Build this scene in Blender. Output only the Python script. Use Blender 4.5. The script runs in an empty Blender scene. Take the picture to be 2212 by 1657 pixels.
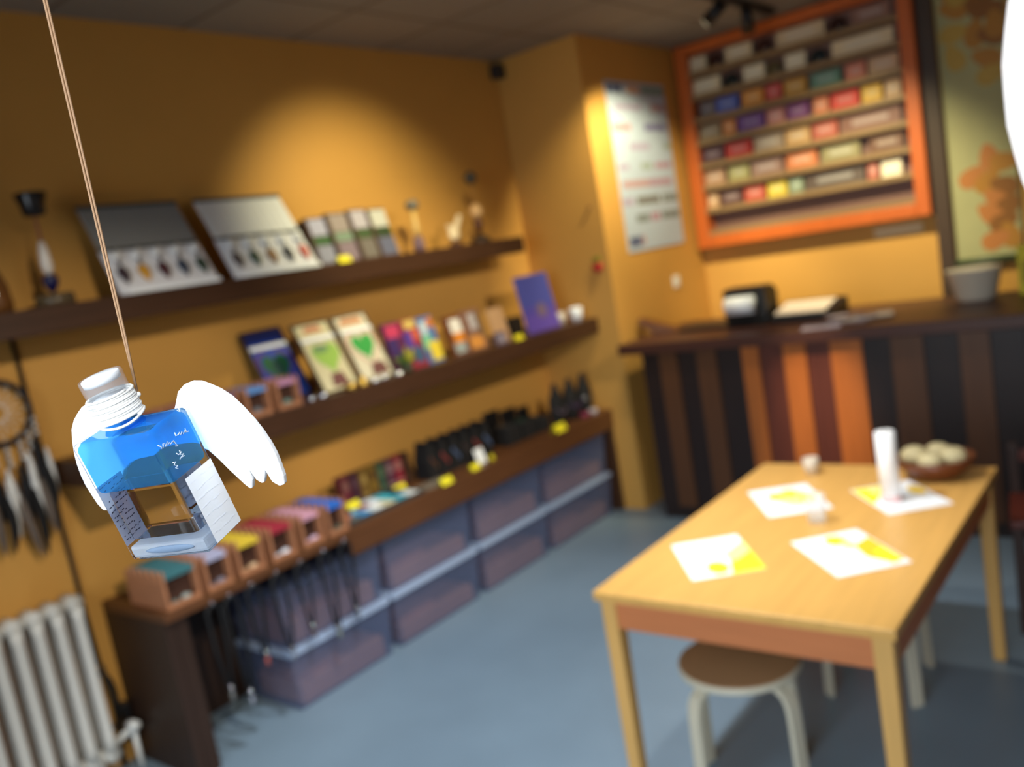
import bpy, bmesh, math, random
from mathutils import Vector, Matrix
random.seed(7)
PI = math.pi
sc = bpy.context.scene
COL = sc.collection

# ------------------------------------------------------------------ materials
def lin(c):
    c = c / 255.0
    return c / 12.92 if c <= 0.04045 else ((c + 0.055) / 1.055) ** 2.4
def rgb(r, g, b): return (lin(r), lin(g), lin(b), 1.0)
MATS = {}
def mat(name, col, rough=0.6, metal=0.0, noise=0.0, nscale=6.0, stretch=(1, 1, 1), bump=0.0, alpha=1.0,
        emit=0.0, spec=0.5, trans=0.0, ior=1.45, sss=0.0):
    if name in MATS: return MATS[name]
    m = bpy.data.materials.new(name); m.use_nodes = True
    nt = m.node_tree; p = nt.nodes['Principled BSDF']
    c = rgb(*col)
    p.inputs['Base Color'].default_value = c
    p.inputs['Roughness'].default_value = rough
    p.inputs['Metallic'].default_value = metal
    p.inputs['Alpha'].default_value = alpha
    p.inputs['Specular IOR Level'].default_value = spec
    p.inputs['Transmission Weight'].default_value = trans
    p.inputs['IOR'].default_value = ior
    if emit:
        p.inputs['Emission Color'].default_value = c
        p.inputs['Emission Strength'].default_value = emit
    if noise or bump:
        tc = nt.nodes.new('ShaderNodeTexCoord'); mp = nt.nodes.new('ShaderNodeMapping')
        mp.inputs['Scale'].default_value = stretch
        nz = nt.nodes.new('ShaderNodeTexNoise'); nz.inputs['Scale'].default_value = nscale
        nz.inputs['Detail'].default_value = 5
        nt.links.new(tc.outputs['Object'], mp.inputs['Vector']); nt.links.new(mp.outputs['Vector'], nz.inputs['Vector'])
        if noise:
            mx = nt.nodes.new('ShaderNodeMix'); mx.data_type = 'RGBA'
            mx.inputs['A'].default_value = tuple(v * (1 - noise) for v in c[:3]) + (1,)
            mx.inputs['B'].default_value = tuple(min(1, v * (1 + noise)) for v in c[:3]) + (1,)
            nt.links.new(nz.outputs['Fac'], mx.inputs['Factor']); nt.links.new(mx.outputs['Result'], p.inputs['Base Color'])
        if bump:
            b = nt.nodes.new('ShaderNodeBump'); b.inputs['Strength'].default_value = bump; b.inputs['Distance'].default_value = 0.01
            nt.links.new(nz.outputs['Fac'], b.inputs['Height']); nt.links.new(b.outputs['Normal'], p.inputs['Normal'])
    MATS[name] = m
    return m
def paint(r, g, b): return mat('paint_%d_%d_%d' % (r, g, b), (r, g, b), 0.55)

WALL = mat('orange wall paint', (208, 153, 73), 0.7, noise=0.06, nscale=2.5, bump=0.05)
FLOOR = mat('grey blue linoleum', (120, 138, 152), 0.36, noise=0.12, nscale=3)
DARKWOOD = mat('dark stained wood', (66, 40, 24), 0.45, noise=0.35, nscale=4, stretch=(12, 1, 12), bump=0.1)
SHELFWOOD = mat('brown shelf wood', (92, 56, 30), 0.45, noise=0.3, nscale=4, stretch=(12, 1, 12), bump=0.1)
BOXWOOD = mat('reddish box wood', (172, 116, 82), 0.5, noise=0.2, nscale=8, stretch=(1, 6, 6))
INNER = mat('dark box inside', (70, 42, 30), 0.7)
TABLEWOOD = mat('honey table wood', (216, 164, 88), 0.36, noise=0.18, nscale=3, stretch=(14, 1, 14))
APRONWOOD = mat('reddish apron wood', (196, 118, 70), 0.45, noise=0.15, nscale=3, stretch=(1, 10, 10))
LEGWOOD = mat('honey leg wood', (214, 164, 92), 0.42, noise=0.14, nscale=3, stretch=(12, 12, 1))
BIRCH = mat('pale birch', (206, 196, 172), 0.4, noise=0.08, nscale=4, stretch=(8, 8, 1))
SEATWOOD = mat('brown seat', (158, 118, 82), 0.5, noise=0.12, nscale=10)
ORANGEWOOD = mat('orange rack wood', (196, 96, 34), 0.45, noise=0.2, nscale=4, stretch=(8, 8, 1))
RAILWOOD = mat('rack rail wood', (142, 112, 74), 0.45, noise=0.15, nscale=4, stretch=(1, 8, 8))
PLANKA = mat('dark counter plank', (40, 26, 22), 0.45, noise=0.3, nscale=3, stretch=(12, 12, 1))
PLANKB = mat('orange counter plank', (176, 98, 40), 0.42, noise=0.3, nscale=3, stretch=(12, 12, 1))
PLANKC = mat('brown counter plank', (92, 56, 30), 0.45, noise=0.3, nscale=3, stretch=(12, 12, 1))
PLANKR = mat('red counter plank', (92, 44, 30), 0.45, noise=0.3, nscale=3, stretch=(12, 12, 1))
COUNTERTOP = mat('dark red counter top', (74, 42, 32), 0.4, noise=0.25, nscale=3, stretch=(1, 10, 10))
BLACK = mat('black plastic', (22, 21, 22), 0.4)
BLACKCLOTH = mat('black velvet', (20, 18, 19), 0.85, noise=0.3, nscale=60)
CORD = mat('black cord', (16, 15, 16), 0.6)
WHITE = mat('white paper', (240, 242, 244), 0.6)
WHITEP = mat('white plastic', (232, 232, 228), 0.35)
RADIATOR = mat('white radiator enamel', (206, 203, 196), 0.35)
CREAM = mat('cream card', (222, 204, 164), 0.6)
SILVER = mat('silver metal', (215, 216, 222), 0.22, metal=1.0)
BRASS = mat('brass', (206, 166, 82), 0.3, metal=1.0)
YELLOWTAG = mat('yellow price card', (236, 222, 40), 0.55)
MAUVE = mat('mauve backing', (126, 92, 80), 0.5)
GLASS = mat('clear glass', (255, 255, 255), 0.0, trans=1.0, ior=1.45)
BIN = mat('smoky translucent plastic', (104, 114, 146), 0.3, alpha=0.36)
BINLID = mat('pale translucent lid', (178, 194, 222), 0.3, alpha=0.8)
CARTON = mat('brown carton', (196, 142, 122), 0.7, noise=0.2, nscale=9)
WINGMAT = mat('white painted wing', (250, 250, 252), 0.5)
THREAD = mat('white thread', (240, 238, 232), 0.7)
STRING = mat('beige string', (160, 124, 92), 0.7)

def ceiling_mat():
    m = bpy.data.materials.new('grey ceiling tiles'); m.use_nodes = True
    nt = m.node_tree; p = nt.nodes['Principled BSDF']; p.inputs['Roughness'].default_value = 0.8
    tc = nt.nodes.new('ShaderNodeTexCoord'); br = nt.nodes.new('ShaderNodeTexBrick')
    br.offset = 0.0; br.inputs['Scale'].default_value = 1.0
    br.inputs['Brick Width'].default_value = 0.62; br.inputs['Row Height'].default_value = 0.62
    br.inputs['Mortar Size'].default_value = 0.012; br.inputs['Mortar Smooth'].default_value = 0.3
    br.inputs['Color1'].default_value = rgb(150, 141, 128); br.inputs['Color2'].default_value = rgb(140, 133, 122)
    br.inputs['Mortar'].default_value = rgb(104, 94, 84)
    nt.links.new(tc.outputs['Object'], br.inputs['Vector']); nt.links.new(br.outputs['Color'], p.inputs['Base Color'])
    return m
CEIL = ceiling_mat()

# ------------------------------------------------------------------ mesh building
class MB:
    def __init__(s): s.v = []; s.f = []; s.mi = []; s.cur = 0; s.sm = []; s.smooth = False
    def m(s, i): s.cur = i; return s
    def add(s, vs, fs, M=None):
        o = len(s.v)
        for v in vs:
            v = Vector(v); s.v.append(M @ v if M else v)
        for f in fs:
            s.f.append([o + i for i in f]); s.mi.append(s.cur); s.sm.append(s.smooth)
        return s
    def box(s, x0, x1, y0, y1, z0, z1, M=None):
        vs = [(x, y, z) for z in (z0, z1) for y in (y0, y1) for x in (x0, x1)]
        return s.add(vs, [(0, 2, 3, 1), (4, 5, 7, 6), (0, 1, 5, 4), (2, 6, 7, 3), (0, 4, 6, 2), (1, 3, 7, 5)], M)
    def prism(s, poly, h0, h1, axis='z', M=None):
        # poly in the two other axes, extruded along axis
        n = len(poly)
        def P(a, b, h): return (a, b, h) if axis == 'z' else ((a, h, b) if axis == 'y' else (h, a, b))
        vs = [P(a, b, h0) for a, b in poly] + [P(a, b, h1) for a, b in poly]
        fs = [list(range(n))[::-1], list(range(n, 2 * n))] + [(i, (i + 1) % n, n + (i + 1) % n, n + i) for i in range(n)]
        return s.add(vs, fs, M)
    def lathe(s, prof, n=24, M=None, cap=True):
        vs = []; fs = []
        for r, z in prof:
            for k in range(n):
                a = 2 * PI * k / n; vs.append((r * math.cos(a), r * math.sin(a), z))
        for i in range(len(prof) - 1):
            for k in range(n):
                k2 = (k + 1) % n
                fs.append((i * n + k, i * n + k2, (i + 1) * n + k2, (i + 1) * n + k))
        if cap:
            fs.append(tuple(range(n))[::-1]); fs.append(tuple((len(prof) - 1) * n + k for k in range(n)))
        t = s.smooth; s.smooth = True; s.add(vs, fs, M); s.smooth = t
        return s
    def cyl(s, p0, p1, r0, r1=None, n=16):
        return s.tube([p0, p1], [r0, r0 if r1 is None else r1], n)
    def tube(s, pts, r, n=8, closed=False):
        pts = [Vector(p) for p in pts]; N = len(pts)
        rs = r if isinstance(r, (list, tuple)) else [r] * N
        vs = []; fs = []; up = None
        for i, p in enumerate(pts):
            if closed: t = pts[(i + 1) % N] - pts[i - 1]
            else: t = pts[min(i + 1, N - 1)] - pts[max(i - 1, 0)]
            if t.length < 1e-9: t = Vector((0, 0, 1))
            t.normalize()
            if up is None:
                up = Vector((0, 0, 1)) if abs(t.z) < 0.9 else Vector((1, 0, 0))
            a = t.cross(up)
            if a.length < 1e-6: a = t.orthogonal()
            a.normalize(); b = a.cross(t).normalized(); up = b
            for k in range(n):
                q = 2 * PI * k / n; vs.append(p + (a * math.cos(q) + b * math.sin(q)) * rs[i])
        R = N if closed else N - 1
        for i in range(R):
            j = (i + 1) % N
            for k in range(n):
                k2 = (k + 1) % n; fs.append((i * n + k, j * n + k, j * n + k2, i * n + k2))
        if not closed: fs.append(tuple(range(n))[::-1]); fs.append(tuple((N - 1) * n + k for k in range(n)))
        t = s.smooth; s.smooth = True; s.add(vs, fs); s.smooth = t
        return s
    def ball(s, c, rx, ry=None, rz=None, n=14):
        ry = rx if ry is None else ry; rz = rx if rz is None else rz
        prof = [(math.sin(PI * i / 10), -math.cos(PI * i / 10)) for i in range(1, 10)]
        M = Matrix.Translation(c) @ Matrix.Diagonal((rx, ry, rz, 1))
        return s.lathe(prof, n, M)
    def ngon(s, pts): return s.add(pts, [tuple(range(len(pts)))])
    def build(s, name, mats, parent=None, loc=(0, 0, 0), rotz=0.0, bevel=0.0, subsurf=0, **props):
        me = bpy.data.meshes.new(name); me.from_pydata(s.v, [], s.f)
        for m in (mats if isinstance(mats, (list, tuple)) else [mats]): me.materials.append(m)
        for i, p in enumerate(me.polygons): p.material_index = s.mi[i]; p.use_smooth = s.sm[i]
        bm = bmesh.new(); bm.from_mesh(me); bmesh.ops.recalc_face_normals(bm, faces=bm.faces[:]); bm.to_mesh(me); bm.free()
        me.update()
        o = bpy.data.objects.new(name, me); COL.objects.link(o)
        o.location = loc; o.rotation_euler = (0, 0, rotz)
        if parent: o.parent = parent
        if bevel:
            b = o.modifiers.new('bevel', 'BEVEL'); b.width = bevel; b.segments = 2; b.limit_method = 'ANGLE'; b.angle_limit = 0.6
        if subsurf:
            b = o.modifiers.new('sub', 'SUBSURF'); b.levels = subsurf; b.render_levels = subsurf
        for k, v in props.items(): o[k] = v
        return o
def B(*a): return MB().box(*a)
def thing(name, label, cat, loc=(0, 0, 0), rotz=0.0, group=None):
    o = bpy.data.objects.new(name, None); o.empty_display_size = 0.05; COL.objects.link(o)
    o.location = loc; o.rotation_euler = (0, 0, rotz)
    o['label'] = label; o['category'] = cat
    if group: o['group'] = group
    return o
def tag(o, label, cat, group=None):
    o['label'] = label; o['category'] = cat
    if group: o['group'] = group
    return o
def struct(o): o['kind'] = 'structure'; return o
def dup(root, label, loc, rotz=None):
    r = root.copy(); COL.objects.link(r); r.location = loc; r['label'] = label
    if rotz is not None: r.rotation_euler = (0, 0, rotz)
    for ch in list(root.children):
        c = ch.copy(); COL.objects.link(c); c.parent = r
        for g in list(ch.children):
            d = g.copy(); COL.objects.link(d); d.parent = c
    return r
ORD = ['first', 'second', 'third', 'fourth', 'fifth', 'sixth', 'seventh', 'eighth', 'ninth']

# ------------------------------------------------------------------ the room
XA, YB, XC, YD, ZC = -3.6, 4.79, -2.97, 6.14, 3.05
XR, YF = 2.6, -1.6
struct(B(XA - .1, XR + .1, YF - .1, YD + .1, -.1, 0).build('floor', FLOOR))
struct(B(XA - .1, XR + .1, YF - .1, YD + .1, ZC, ZC + .1).build('ceiling', CEIL))
struct(B(XA - .1, XA, YF, YB, 0, ZC).build('wall_left', WALL))
struct(B(XA - .1, XC, YB, YB + .1, 0, ZC).build('wall_alcove', WALL))
struct(B(XC - .1, XC, YB + .1, YD, 0, ZC).build('wall_recess', WALL))
struct(B(XC - .1, XR, YD, YD + .1, 0, ZC).build('wall_back', WALL))
struct(B(XR, XR + .1, YF, YD, 0, ZC).build('wall_right', WALL))
w = MB(); WX0, WX1, WZ0, WZ1 = -1.9, 0.5, 0.75, 2.85
w.box(XA, WX0, YF - .1, YF, 0, ZC); w.box(WX1, XR, YF - .1, YF, 0, ZC)
w.box(WX0, WX1, YF - .1, YF, 0, WZ0); w.box(WX0, WX1, YF - .1, YF, WZ1, ZC)
struct(w.build('wall_front', WALL))
w = MB()
w.box(WX0, WX1, YF - .07, YF - .02, WZ0, WZ0 + .06); w.box(WX0, WX1, YF - .07, YF - .02, WZ1 - .06, WZ1)
for x in (WX0, (WX0 + WX1) / 2 - .03, WX1 - .06): w.box(x, x + .06, YF - .07, YF - .02, WZ0 + .06, WZ1 - .06)
struct(w.build('window_1', WHITEP, bevel=.004))
# dark post to the right of the wall rack
struct(B(-1.335, -1.25, YD - .07, YD, 0, ZC).build('trim_1', mat('dark olive post', (70, 50, 32), 0.5, noise=.15)))

# ------------------------------------------------------------------ shelves on the left wall
S1, S2, S3 = 1.897, 1.305, 0.690
g_sh = None
t = thing('wall_shelf', 'long dark brown wall shelf at eye level, uppermost on the orange wall', 'shelf', (XA, .7, 1.80))
B(0, .30, 0, 3.68, 0, S1 - 1.80).build('board', DARKWOOD, t, bevel=.004)
t = thing('wall_shelf', 'thick dark brown wall shelf in the middle holding the framed pictures', 'shelf', (XA, 1.47, 1.205))
B(0, .48, 0, YB - 1.47, 0, S2 - 1.205).build('board', DARKWOOD, t, bevel=.004)
t = thing('shelf_unit', 'low brown shelf bench along the left wall above the storage bins', 'shelf unit', (XA, 1.53, 0))
B(0, .49, 0, .92, .655, S3).build('board', SHELFWOOD, t, bevel=.003)
B(0, .48, .92, YB - 1.53, .655, S3).build('board', SHELFWOOD, t, bevel=.003)
B(.455, .48, .925, YB - 1.53, .565, .654).build('apron', SHELFWOOD, t, bevel=.003)
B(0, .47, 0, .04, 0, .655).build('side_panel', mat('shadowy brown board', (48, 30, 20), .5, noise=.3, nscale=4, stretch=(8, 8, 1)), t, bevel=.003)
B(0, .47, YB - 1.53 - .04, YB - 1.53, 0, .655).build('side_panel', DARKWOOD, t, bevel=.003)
B(.003, .013, .042, YB - 1.53 - .042, 0, .654).build('back_or_added_panel', MATS['shadowy brown board'], t)  # dark board added so the lit wall under the bench stays dark
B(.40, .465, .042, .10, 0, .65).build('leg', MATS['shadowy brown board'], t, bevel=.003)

# black cable down the wall, with a coil near the floor
c = MB(); c.tube([(XA + .012, 1.44, 1.80), (XA + .012, 1.447, 1.2), (XA + .012, 1.455, .7), (XA + .012, 1.46, .45)], .009, 8)
lp = [(XA + .03, 1.44 + .05 * math.cos(a) , .30 + .12 * math.sin(a)) for a in [k * 2 * PI / 24 for k in range(25)]]
c.tube(lp, .007, 8); c.tube([(XA + .03, 1.46, .45), (XA + .03, 1.47, .25), (XA + .05, 1.45, .012)], .009, 8)
tag(c.build('cable', CORD), 'black cable running down the orange wall from the top shelf', 'cable')
pw = MB(); pw.box(0, .05, 0, .035, 0, .16)
tag(pw.build('power_adapter', BLACK, loc=(XA + .001, 1.487, .10), bevel=.006), 'small black power adapter on the wall beside the shelf bench', 'adapter')

# ------------------------------------------------------------------ radiator
t = thing('radiator', 'white cast iron column radiator by the orange wall', 'radiator', (XA + .03, .88, 0))
for k in range(7):
    y = .045 + k * .075
    m = MB()
    for x in (.035, .105):
        m.tube([(x, y, .14), (x, y, .20), (x, y, .70), (x, y, .75)], [.026, .021, .021, .026], 12)
    m.tube([(.02, y, .765), (.12, y, .765)], .030, 12); m.tube([(.02, y, .125), (.12, y, .125)], .030, 12)
    m.tube([(.07, y - .037, .76), (.07, y + .037, .76)], .024, 10); m.tube([(.07, y - .037, .13), (.07, y + .037, .13)], .024, 10)
    m.build('section', RADIATOR, t)
m = MB()
for y in (.08, .45): m.box(.05, .09, y - .015, y + .015, 0, .13)
m.build('foot', RADIATOR, t)
m = MB(); m.tube([(.07, .53, .15), (.07, .60, .17), (.07, .62, .18)], .014, 10); m.tube([(.07, .61, .0), (.07, .61, .17)], .011, 10)
v = m.build('pipe', WHITEP, t)
MB().tube([(.07, .60, .19), (.13, .60, .20)], [.022, .018], 12).build('valve_knob', WHITEP, v)

# ------------------------------------------------------------------ dreamcatcher
t = thing('dreamcatcher', 'dreamcatcher with black hoop and hanging black and white feathers', 'dreamcatcher', (XA + .05, 1.31, 1.54))
R = .118
m = MB(); m.tube([(0, R * math.cos(a), R * math.sin(a)) for a in [k * 2 * PI / 40 for k in range(40)]], .010, 10, closed=True)
m.build('hoop', mat('blue black wrap', (24, 24, 36), .6), t)
m = MB()
for k in range(12):
    a = k * 2 * PI / 12; b = (k + 5) * 2 * PI / 12
    m.tube([(0, R * math.cos(a), R * math.sin(a)), (0.003, R * math.cos(b), R * math.sin(b))], .0012, 5)
m.build('web', THREAD, t)
MB().tube([(0, 0, R), (0, 0, .255)], .002, 6).build('hanging_loop', CORD, t)
fcols = [(236, 234, 230), (24, 22, 24), (110, 96, 86), (22, 22, 26), (226, 224, 220), (20, 18, 18)]
def feather(parent, y, ztop, L, W, col, lean, xo):
    m = MB(); n = 14; pts = []
    for i in range(n + 1):
        u = i / n; wd = W * (math.sin(PI * min(1, u * .96 + .04)) ** .6) * (1 - .25 * u)
        pts.append((u, wd))
    vs = []; fs = []
    for i, (u, wd) in enumerate(pts):
        yc = y + lean * u * u; z = ztop - L * u; bow = .016 * math.sin(PI * u)
        vs += [(xo + bow, yc - wd, z), (xo + bow + .006, yc, z + .004), (xo + bow, yc + wd, z), (xo + bow - .002, yc, z)]
    for i in range(n):
        for k in range(4): fs.append((i * 4 + k, (i + 1) * 4 + k, (i + 1) * 4 + (k + 1) % 4, i * 4 + (k + 1) % 4))
    m.smooth = True; m.add(vs, fs)
    m.build('feather', mat('feather_%d' % col[0], col, .8, noise=.15, nscale=40, stretch=(1, 1, 6)), parent)
k = 0
for y0, z0 in ((-.10, -.08), (-.05, -.11), (0, -.125), (.05, -.11), (.085, -.08), (.115, -.03)):
    MB().tube([(0, y0, z0 + .005), (0, y0 + .004, z0 - .11)], .003, 6).build('strand', mat('brown cord', (110, 84, 62), .7), t)
    m = MB()
    for q in range(3): m.ball((0.002, y0 + .002, z0 - .02 - q * .028), .010)
    m.build('bead', paint(200, 196, 190), t)
    for j, (dy, dz, L, W) in enumerate(((-.018, .0, .24, .018), (.018, -.05, .27, .016), (.0, -.11, .25, .020))):
        feather(t, y0 + dy, z0 - .09 + dz, L * random.uniform(.85, 1.1), W, fcols[k % 6], random.uniform(-.02, .03), .004 + j * .009); k += 1

# ------------------------------------------------------------------ wooden boxes with coloured cards
def card_box(col, label, loc, W=.125, H=.155, n=6, D=.28):
    t = thing('wooden_box', label, 'box', loc, 0, 'wooden boxes of coloured cards')
    p = D / n; m = MB()
    side = [(0, 0), (0, H * .97)]
    for i in range(n):
        x = -i * p
        side += [(x - .004, H), (x - p * .80, H * .62)]
        if i < n - 1: side += [(x - p * .98, H * .98)]
    side += [(-D, H * .9), (-D, 0)]
    m.prism(side, 0, .012, 'y'); m.prism(side, W - .012, W, 'y')
    m.box(-D, -.001, .012, W - .012, 0, .008)
    m.box(-.012, 0, .012, W - .012, .008, .020)
    m.build('case', BOXWOOD, t)
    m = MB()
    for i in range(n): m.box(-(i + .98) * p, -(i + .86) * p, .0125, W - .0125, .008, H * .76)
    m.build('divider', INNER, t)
    cm = mat('card_%d_%d_%d' % col, col, .55)
    for i in range(n):
        c2 = MB(); x = -i * p
        c2.prism([(x - .002, H * .76), (x - .002, H * .87), (x - p * .70, H * .93), (x - p * .84, H * .93), (x - p * .84, H * .76)], .0128, W - .0128, 'y')
        c2.build('colour_card', cm, t)
    return t
def stone(col, label, loc, r=.016):
    m = MB(); m.ball((0, 0, r * .75), r, r * 1.25, r * .75)
    tag(m.build('tumbled_stone', mat('stone_%d_%d_%d' % col, col, .3), loc=loc), label, 'stone', 'tumbled stones in the wooden boxes')
for i, (y, W, nm, col, sc1) in enumerate([
        (1.565, .150, 'teal', (62, 112, 118), (150, 158, 150)), (1.742, .120, 'lavender', (172, 170, 196), (120, 116, 128)),
        (1.893, .128, 'yellow', (222, 188, 56), (206, 170, 130)), (2.058, .130, 'red', (160, 44, 58), (225, 225, 230)),
        (2.225, .118, 'pink', (206, 150, 166), (214, 180, 196)), (2.372, .112, 'blue', (46, 104, 190), (70, 80, 64))]):
    card_box(col, 'wooden box of %s cards on the low shelf bench' % nm, (-3.135, y, S3), W)
    stone(sc1, 'tumbled stone showing in the front slot of the box with %s cards' % nm, (-3.156, y + W * .62, S3 + .0085), .017)
    stone(tuple(max(0, v - 40) for v in sc1), 'darker tumbled stone in the front slot of the box with %s cards' % nm, (-3.154, y + W * .30, S3 + .0085), .013)
for i, (y, nm, col, sc1) in enumerate([(1.62, 'plum', (128, 74, 104), (110, 100, 100)), (1.785, 'mauve', (158, 98, 110), (110, 100, 100)),
                                  (1.95, 'navy blue', (44, 62, 140), (100, 100, 110)), (2.112, 'sky blue', (104, 150, 208), (104, 108, 112)),
                                  (2.27, 'pale pink', (200, 142, 172), (96, 128, 116))]):
    card_box(col, 'wooden box of %s cards on the middle shelf' % nm, (-3.165, y, S2), .122, .135, 5, .20)
    stone(sc1, 'tumbled stone in the front slot of the box with %s cards' % nm, (-3.186, y + .06, S2 + .0085), .02)

# ------------------------------------------------------------------ framed pictures on the middle shelf
def ellipse(cx, cy, a, b, n=22): return [(cx + a * math.cos(2 * PI * k / n), cy + b * math.sin(2 * PI * k / n)) for k in range(n)]
def heart(cx, cy, s, n=28, st=1.0):
    o = []
    for k in range(n):
        q = 2 * PI * k / n
        o.append((cx + s * math.sin(q) ** 3, cy + st * s * (13 * math.cos(q) - 5 * math.cos(2 * q) - 2 * math.cos(3 * q) - math.cos(4 * q)) / 16))
    return o
def lean_frame(name, label, cat, y0, x_bot, W, H, lean, z0, frame, mats, shapes, fw=.012, th=.014, strip=None, group=None):
    # root at bottom edge, local plane: y = width, n = out of the picture
    t = thing(name, label, cat, (x_bot, y0, z0), 0, group)
    a = math.radians(lean)
    M = Matrix.Rotation(-a, 4, 'Y')
    if frame:
        m = MB()
        m.box(-th, 0, 0, W, 0, fw, M); m.box(-th, 0, 0, W, H - fw, H, M)
        m.box(-th, 0, 0, fw, fw, H - fw, M); m.box(-th, 0, W - fw, W, fw, H - fw, M)
        m.build('frame', frame, t)
        b0, b1, w0, w1 = fw, H - fw, fw, W - fw
    else: b0, b1, w0, w1 = 0, H, 0, W
    m = MB(); m.box(-th + .002, -.004, w0, w1, b0, b1, M)
    for i, (mi, poly) in enumerate(shapes):
        m.m(mi); e = .0008 * (i + 1)
        m.add([(-.004 + e, w0 + (w1 - w0) * p, b0 + (b1 - b0) * q) for p, q in poly], [tuple(range(len(poly)))], M)
    m.build('picture' if frame else 'cover', mats, t)
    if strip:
        MB().box(-.0035 + .006, -.0035 + .008, w0, w1, b0 + (b1 - b0) * strip[0], b0 + (b1 - b0) * strip[1], M).build('painted_reflection', WHITE, t, label='white strip painted in as a reflection on the picture glass')  # white strip stands in for a light reflected in the glass
    return t
FR = mat('dark brown frame', (58, 40, 26), .45)
FRL = mat('grey brown frame', (96, 82, 62), .45)
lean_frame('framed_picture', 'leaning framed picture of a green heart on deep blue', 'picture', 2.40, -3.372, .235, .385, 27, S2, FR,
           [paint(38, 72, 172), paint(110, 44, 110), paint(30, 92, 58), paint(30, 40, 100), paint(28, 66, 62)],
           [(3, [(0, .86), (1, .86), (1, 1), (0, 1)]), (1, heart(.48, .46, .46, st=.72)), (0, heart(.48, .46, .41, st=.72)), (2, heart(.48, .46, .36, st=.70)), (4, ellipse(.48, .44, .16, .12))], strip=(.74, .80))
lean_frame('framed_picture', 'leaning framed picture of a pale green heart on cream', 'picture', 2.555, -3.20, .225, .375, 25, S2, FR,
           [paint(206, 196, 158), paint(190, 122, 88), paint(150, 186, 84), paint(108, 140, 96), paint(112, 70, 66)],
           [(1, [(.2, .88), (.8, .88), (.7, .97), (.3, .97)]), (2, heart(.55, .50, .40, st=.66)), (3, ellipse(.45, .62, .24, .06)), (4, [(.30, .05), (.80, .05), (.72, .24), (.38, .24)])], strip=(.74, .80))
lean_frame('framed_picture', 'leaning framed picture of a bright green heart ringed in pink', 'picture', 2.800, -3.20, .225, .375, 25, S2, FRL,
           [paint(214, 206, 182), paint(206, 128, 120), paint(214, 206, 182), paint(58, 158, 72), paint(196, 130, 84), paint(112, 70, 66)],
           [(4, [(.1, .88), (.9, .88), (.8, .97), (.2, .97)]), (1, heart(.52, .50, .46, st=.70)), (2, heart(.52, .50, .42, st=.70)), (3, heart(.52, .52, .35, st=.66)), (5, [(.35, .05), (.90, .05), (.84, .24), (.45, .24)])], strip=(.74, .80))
# colourful packs further along
def pack(name, label, cat, y0, x, W, H, D, z0, cols, rows, group=None, lean=12):
    # upright printed pack with bands / patches
    t = thing(name, label, cat, (x, y0, z0), 0, group)
    M = Matrix.Rotation(-math.radians(lean), 4, 'Y')
    m = MB(); m.box(-D, 0, 0, W, 0, H, M)
    for i, (ci, a0, b0, a1, b1) in enumerate(rows):
        m.m(ci); e = .0006 * (i + 1)
        m.add([(e, W * a0, H * b0), (e, W * a1, H * b0), (e, W * a1, H * b1), (e, W * a0, H * b1)], [(0, 1, 2, 3)], M)
    m.build('sleeve', [paint(*c) for c in cols], t)
    return t
pack('card_pack', 'magenta and purple printed card pack beside the framed pictures', 'card pack', 3.045, -3.22, .115, .26, .03, S2,
     [(92, 34, 76), (196, 60, 96), (60, 40, 100), (40, 60, 70)], [(1, .1, .7, .9, .95), (2, .05, .35, .6, .7), (3, .3, .05, 1, .35)])
pack('card_pack', 'red and violet printed card pack, second after the framed pictures', 'card pack', 3.168, -3.22, .115, .26, .03, S2,
     [(150, 40, 60), (206, 176, 96), (86, 60, 150), (200, 90, 60), (60, 90, 130)], [(1, .2, .8, .95, .98), (2, 0, .4, .5, .75), (3, .5, .55, 1, .78), (4, .3, .1, .9, .42)])
pack('card_pack', 'blue and yellow rainbow card pack, third after the framed pictures', 'card pack', 3.290, -3.22, .115, .255, .03, S2,
     [(74, 110, 166), (226, 200, 60), (120, 190, 150), (206, 120, 60), (200, 214, 220)], [(3, .6, .75, 1, .95), (2, .0, .3, .6, .6), (1, .3, .05, 1, .45), (4, .1, .62, .5, .9)])
pack('card_pack', 'brown and orange card pack with white picture', 'card pack', 3.50, -3.22, .13, .225, .03, S2,
     [(112, 60, 32), (226, 220, 210), (214, 130, 40), (150, 160, 160)], [(1, .2, .5, .9, .9), (2, .2, .3, .9, .55), (3, .1, .05, .8, .3)])
pack('card_pack', 'brown and grey card pack left of the tan card', 'card pack', 3.64, -3.22, .15, .235, .03, S2,
     [(128, 90, 72), (176, 168, 168), (206, 138, 62), (110, 84, 60)], [(1, .3, .5, .8, .9), (2, .05, .05, .8, .35), (3, .7, .3, 1, .9)])
pack('greeting_card', 'plain tan card leaning on the middle shelf', 'card', 3.86, -3.22, .14, .21, .008, S2, [(186, 146, 106)], [])
pack('card_pack', 'small grey violet pack in front of the tan card', 'card pack', 3.80, -3.16, .09, .075, .02, S2, [(96, 84, 100), (150, 140, 150)], [(1, .2, .2, .8, .7)])
pack('gift_box', 'small black box beside the purple board', 'box', 4.05, -3.24, .11, .125, .06, S2, [(24, 20, 18)], [], lean=3)
lean_frame('picture_board', 'purple and blue board leaning near the end of the middle shelf', 'board', 4.19, -3.225, .335, .355, 9, S2, None,
           [paint(72, 78, 158), paint(96, 74, 166), paint(116, 96, 120), paint(82, 72, 160)],
           [(1, [(0, 0), (1, 0), (1, .3), (0, .3)]), (3, [(0, .3), (1, .3), (1, .45), (0, .45)]), (2, ellipse(.55, .36, .16, .13))])
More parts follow.
